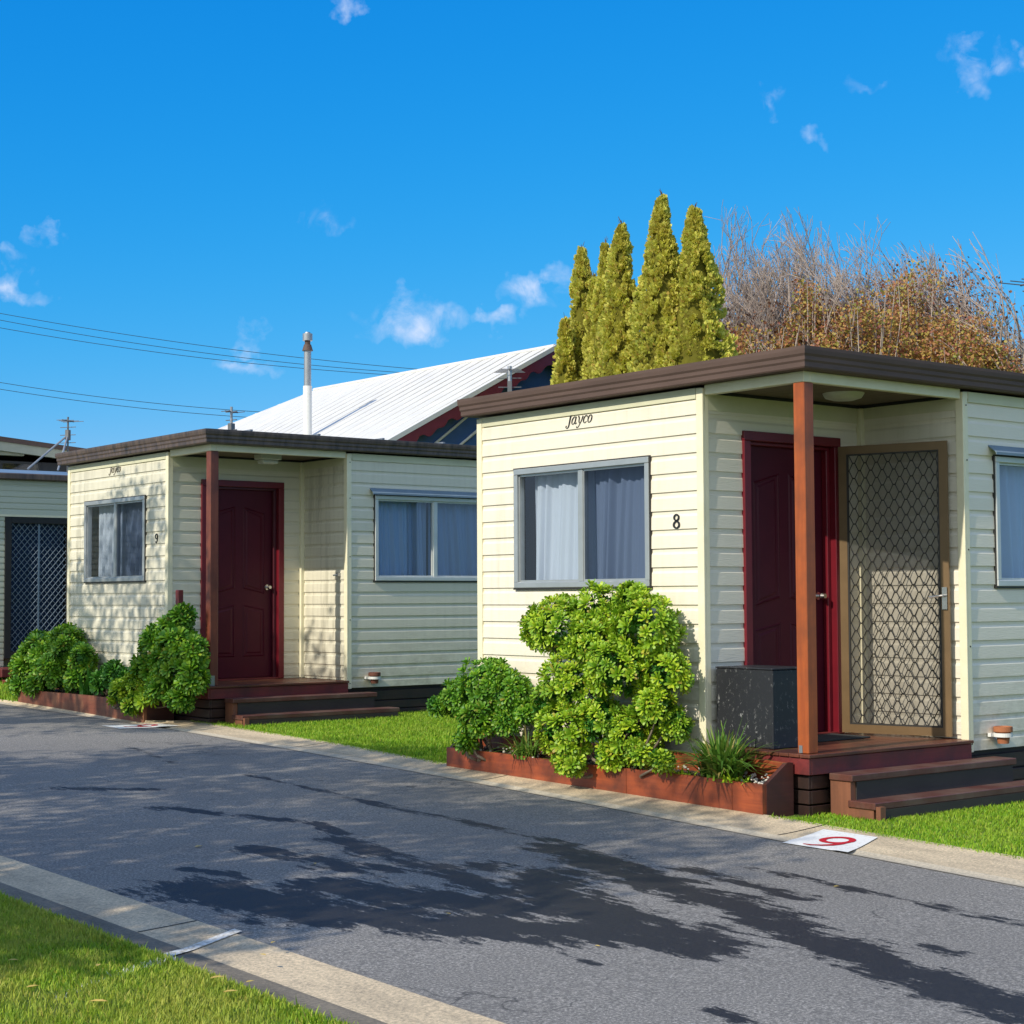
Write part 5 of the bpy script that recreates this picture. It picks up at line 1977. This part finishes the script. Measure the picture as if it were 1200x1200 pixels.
def russet(px, py, dist, rx, rz_, label, seed, n, mat='autumn'):
    """dense russet bush-tree: stems plus leaf clumps through an uneven crown"""
    r = np.random.default_rng(seed)
    c = D(px, py, dist)
    t_ = thing("russet_tree", label, "tree", (c.x, c.y, .30), group="russet leaved trees behind the cabins")
    top = c.z - .30
    cz = top - rz_
    tr = MB()
    for k in range(26):
        a = r.uniform(0, 6.28); q = r.uniform(.3, 1)
        e = Vector((math.cos(a) * rx * q, math.sin(a) * rx * q, cz + rz_ * r.uniform(-.1, 1.05)))
        mdl = Vector((e.x * .35, e.y * .35, cz * .6))
        tr.path([Vector((0, 0, -.1)), mdl, e], [.05, .03, .006], 5)
    tr.build("trunk", 'bark_grey', t_)
    P = []
    nc = int(n * 1.35) // 26
    for _ in range(nc):
        d = r.normal(size=3); d /= np.linalg.norm(d)
        k = r.uniform(.15, 1.1) ** .5
        p = d * np.array([rx, rx, rz_]) * k + np.array([0, 0, cz])
        if p[2] > cz and r.random() < .55 * (p[2] - cz) / rz_:
            continue
        if math.sin(p[0] * 3.1 + seed) * math.sin(p[1] * 2.7) * math.sin(p[2] * 3.3 + 1) > .10:
            continue
        P.append(p + r.normal(0, .10, (26, 3)))
    P = np.concatenate(P)
    # downward skirt so that the stand is closed behind the roof line
    TV = np.array([[-.4, 0, 0], [.4, 0, 0], [.4, .15, .8], [-.3, .1, .9]]); TF = np.array([[0, 1, 2, 3]])
    V, F = stamp(TV, TF, basis(r.normal(size=(len(P), 3)), r.uniform(0, 6, len(P))), r.uniform(.034, .064, len(P)), P)
    np_obj("crown", V, F, mat, t_)
    return t_


RT = [(880, 385, 32, 1.0, .8, "russet leaved tree just right of the conifers", 9000),
      (945, 325, 33, .8, 1.6, "tall russet leaved tree above the corner of the nearer roof", 10000),
      (1010, 345, 32, .95, 1.4, "russet and olive leaved tree in the middle of the thicket", 12000),
      (1070, 310, 33, .9, 1.8, "tallest russet leaved tree, right of the middle of the thicket", 13000),
      (1120, 365, 32, .95, 1.2, "russet tree with golden patches near the slanting antenna strut", 11000),
      (1160, 400, 32, .8, .8, "low russet tree beside the slanting antenna strut", 7000),
      (1210, 420, 33, 1.0, .9, "olive brown tree at the right edge of the picture", 7000),
      (845, 400, 31, .7, .8, "low russet bush in front of the rightmost conifer", 5000)]
for k, (px, py, dist, rx, rz_, lb, n) in enumerate(RT):
    russet(px, py, dist, rx, rz_, lb, 300 + k, n)


# ------------------------------------------------------------------ trees beside the road that throw the dappled shade
def shade_tree(x, y, H, cr, cz, label, seed, n, flat=.7, leaf=.10):
    r = np.random.default_rng(seed)
    t_ = thing("shade_tree", label, "tree", (x, y, float(gz(y))), group="leafy trees on the near lawn")
    tr = MB()
    tr.path([(0, 0, -.1), (.05, .02, cz * .5), (0, 0, cz)], [.16, .12, .07], 10)
    for k in range(12):
        a = r.uniform(0, 6.28); L = cr * r.uniform(.6, 1)
        tr.path([(0, 0, cz * .7), (math.cos(a) * L * .4, math.sin(a) * L * .4, cz), (math.cos(a) * L, math.sin(a) * L, cz + r.uniform(-.3, .8))], [.05, .035, .01], 6)
    tr.build("trunk", 'bark_dark', t_)
    P = []
    nc = n // 40
    for _ in range(nc):
        d = r.normal(size=3); d /= np.linalg.norm(d)
        k = r.uniform(.1, 1.0) ** .45
        c = d * np.array([cr, cr * 1.25, cr * flat]) * k + np.array([0, 0, cz + .3])
        P.append(c + r.normal(0, .16, (40, 3)))
    P = np.concatenate(P)
    TV = np.array([[-.3, 0, 0], [.3, 0, 0], [.35, .1, .7], [-.35, .1, .7]]); TF = np.array([[0, 1, 2, 3]])
    V, F = stamp(TV, TF, basis(r.normal(size=(len(P), 3)), r.uniform(0, 6, len(P))), leaf * r.uniform(.7, 1.3, len(P)), P)
    np_obj("crown", V, F, 'shade_leaf', t_)
    return t_


shade_tree(-2.3, 7.9, 7.2, 2.0, 5.3, "leafy tree on the near lawn, nearest of three", 401, 10500)
shade_tree(-1.6, 11.6, 7.2, 1.8, 5.6, "leafy tree on the near lawn, middle of three", 402, 7500)
shade_tree(-1.9, 7.0, 4.4, 1.0, 3.1, "small leafy tree on the near lawn, lower than the other three", 404, 2600)
shade_tree(0.6, 17.0, 8.0, 2.2, 5.9, "leafy tree on the near lawn, farthest of three", 403, 4600)

# fallen leaves
TL = np.array([[0, -1, 0], [.45, -.35, .10], [.40, .35, .12], [0, 1, 0], [-.40, .35, .12], [-.45, -.35, .10]])
LG = "yellow fallen leaves"
def ground_at(px, py):
    d = (right_w * (px - 600) + up_w * (600 - py) + fwd_w * F_PX)
    t = -EYE / (d.z - SLOPE * d.y)
    return d.x * t, d.y * t
LEAVES = [(115, 1190, .024, "largest yellow leaf on the near lawn, at its bottom edge"), (38, 1172, .018, "brownish yellow leaf on the near lawn, left of the largest"),
          (15, 1140, .015, "small yellow leaf at the left edge of the near lawn"), (255, 1161, .022, "upright looking yellow leaf on the near lawn below the white stripe"),
          (270, 1178, .02, "yellow leaf at the bottom of the near lawn beside the kerb"), (293, 1166, .014, "tiny yellow leaf where the near lawn meets the kerb"),
          (308, 1135, .014, "curled brown leaf on the near kerb right of the white stripe"), (233, 993, .020, "yellow leaf lying alone on the shaded road"),
          (115, 1146, .014, "tiny leaf on the near lawn beside the sprayed line"), (320, 1120, .012, "small green-yellow leaf on the near kerb edge"),
          (369, 1013, .012, "tiny leaf on the shaded middle of the road"), (980, 1040, .012, "tiny leaf on the sunny road near the painted 9"),
          (700, 1110, .012, "tiny leaf on the damp patch of the road"), (525, 1072, .012, "tiny leaf on the shaded road right of the white stripe")]
for k, (px, py, s, lb) in enumerate(LEAVES):
    s *= 1.45
    x, y = ground_at(px, py)
    onr = x > 3.7
    up_ = (.006 if onr else (.05 if x < 3.2 else .055))
    mb = MB(); a = random.uniform(0, 6.28)
    vs = [((v[0] * math.cos(a) - v[1] * math.sin(a)) * s, (v[0] * math.sin(a) + v[1] * math.cos(a)) * s, v[2] * s) for v in TL]
    mb.add(vs, [(0, 1, 2, 3), (0, 3, 4, 5)])
    lo_ = mb.build("fallen_leaf", 'yellow_leaf', recalc=False, loc=(x, y, float(gz(y)) + up_))
    tag(lo_, lb, "leaf", "yellow fallen leaves")
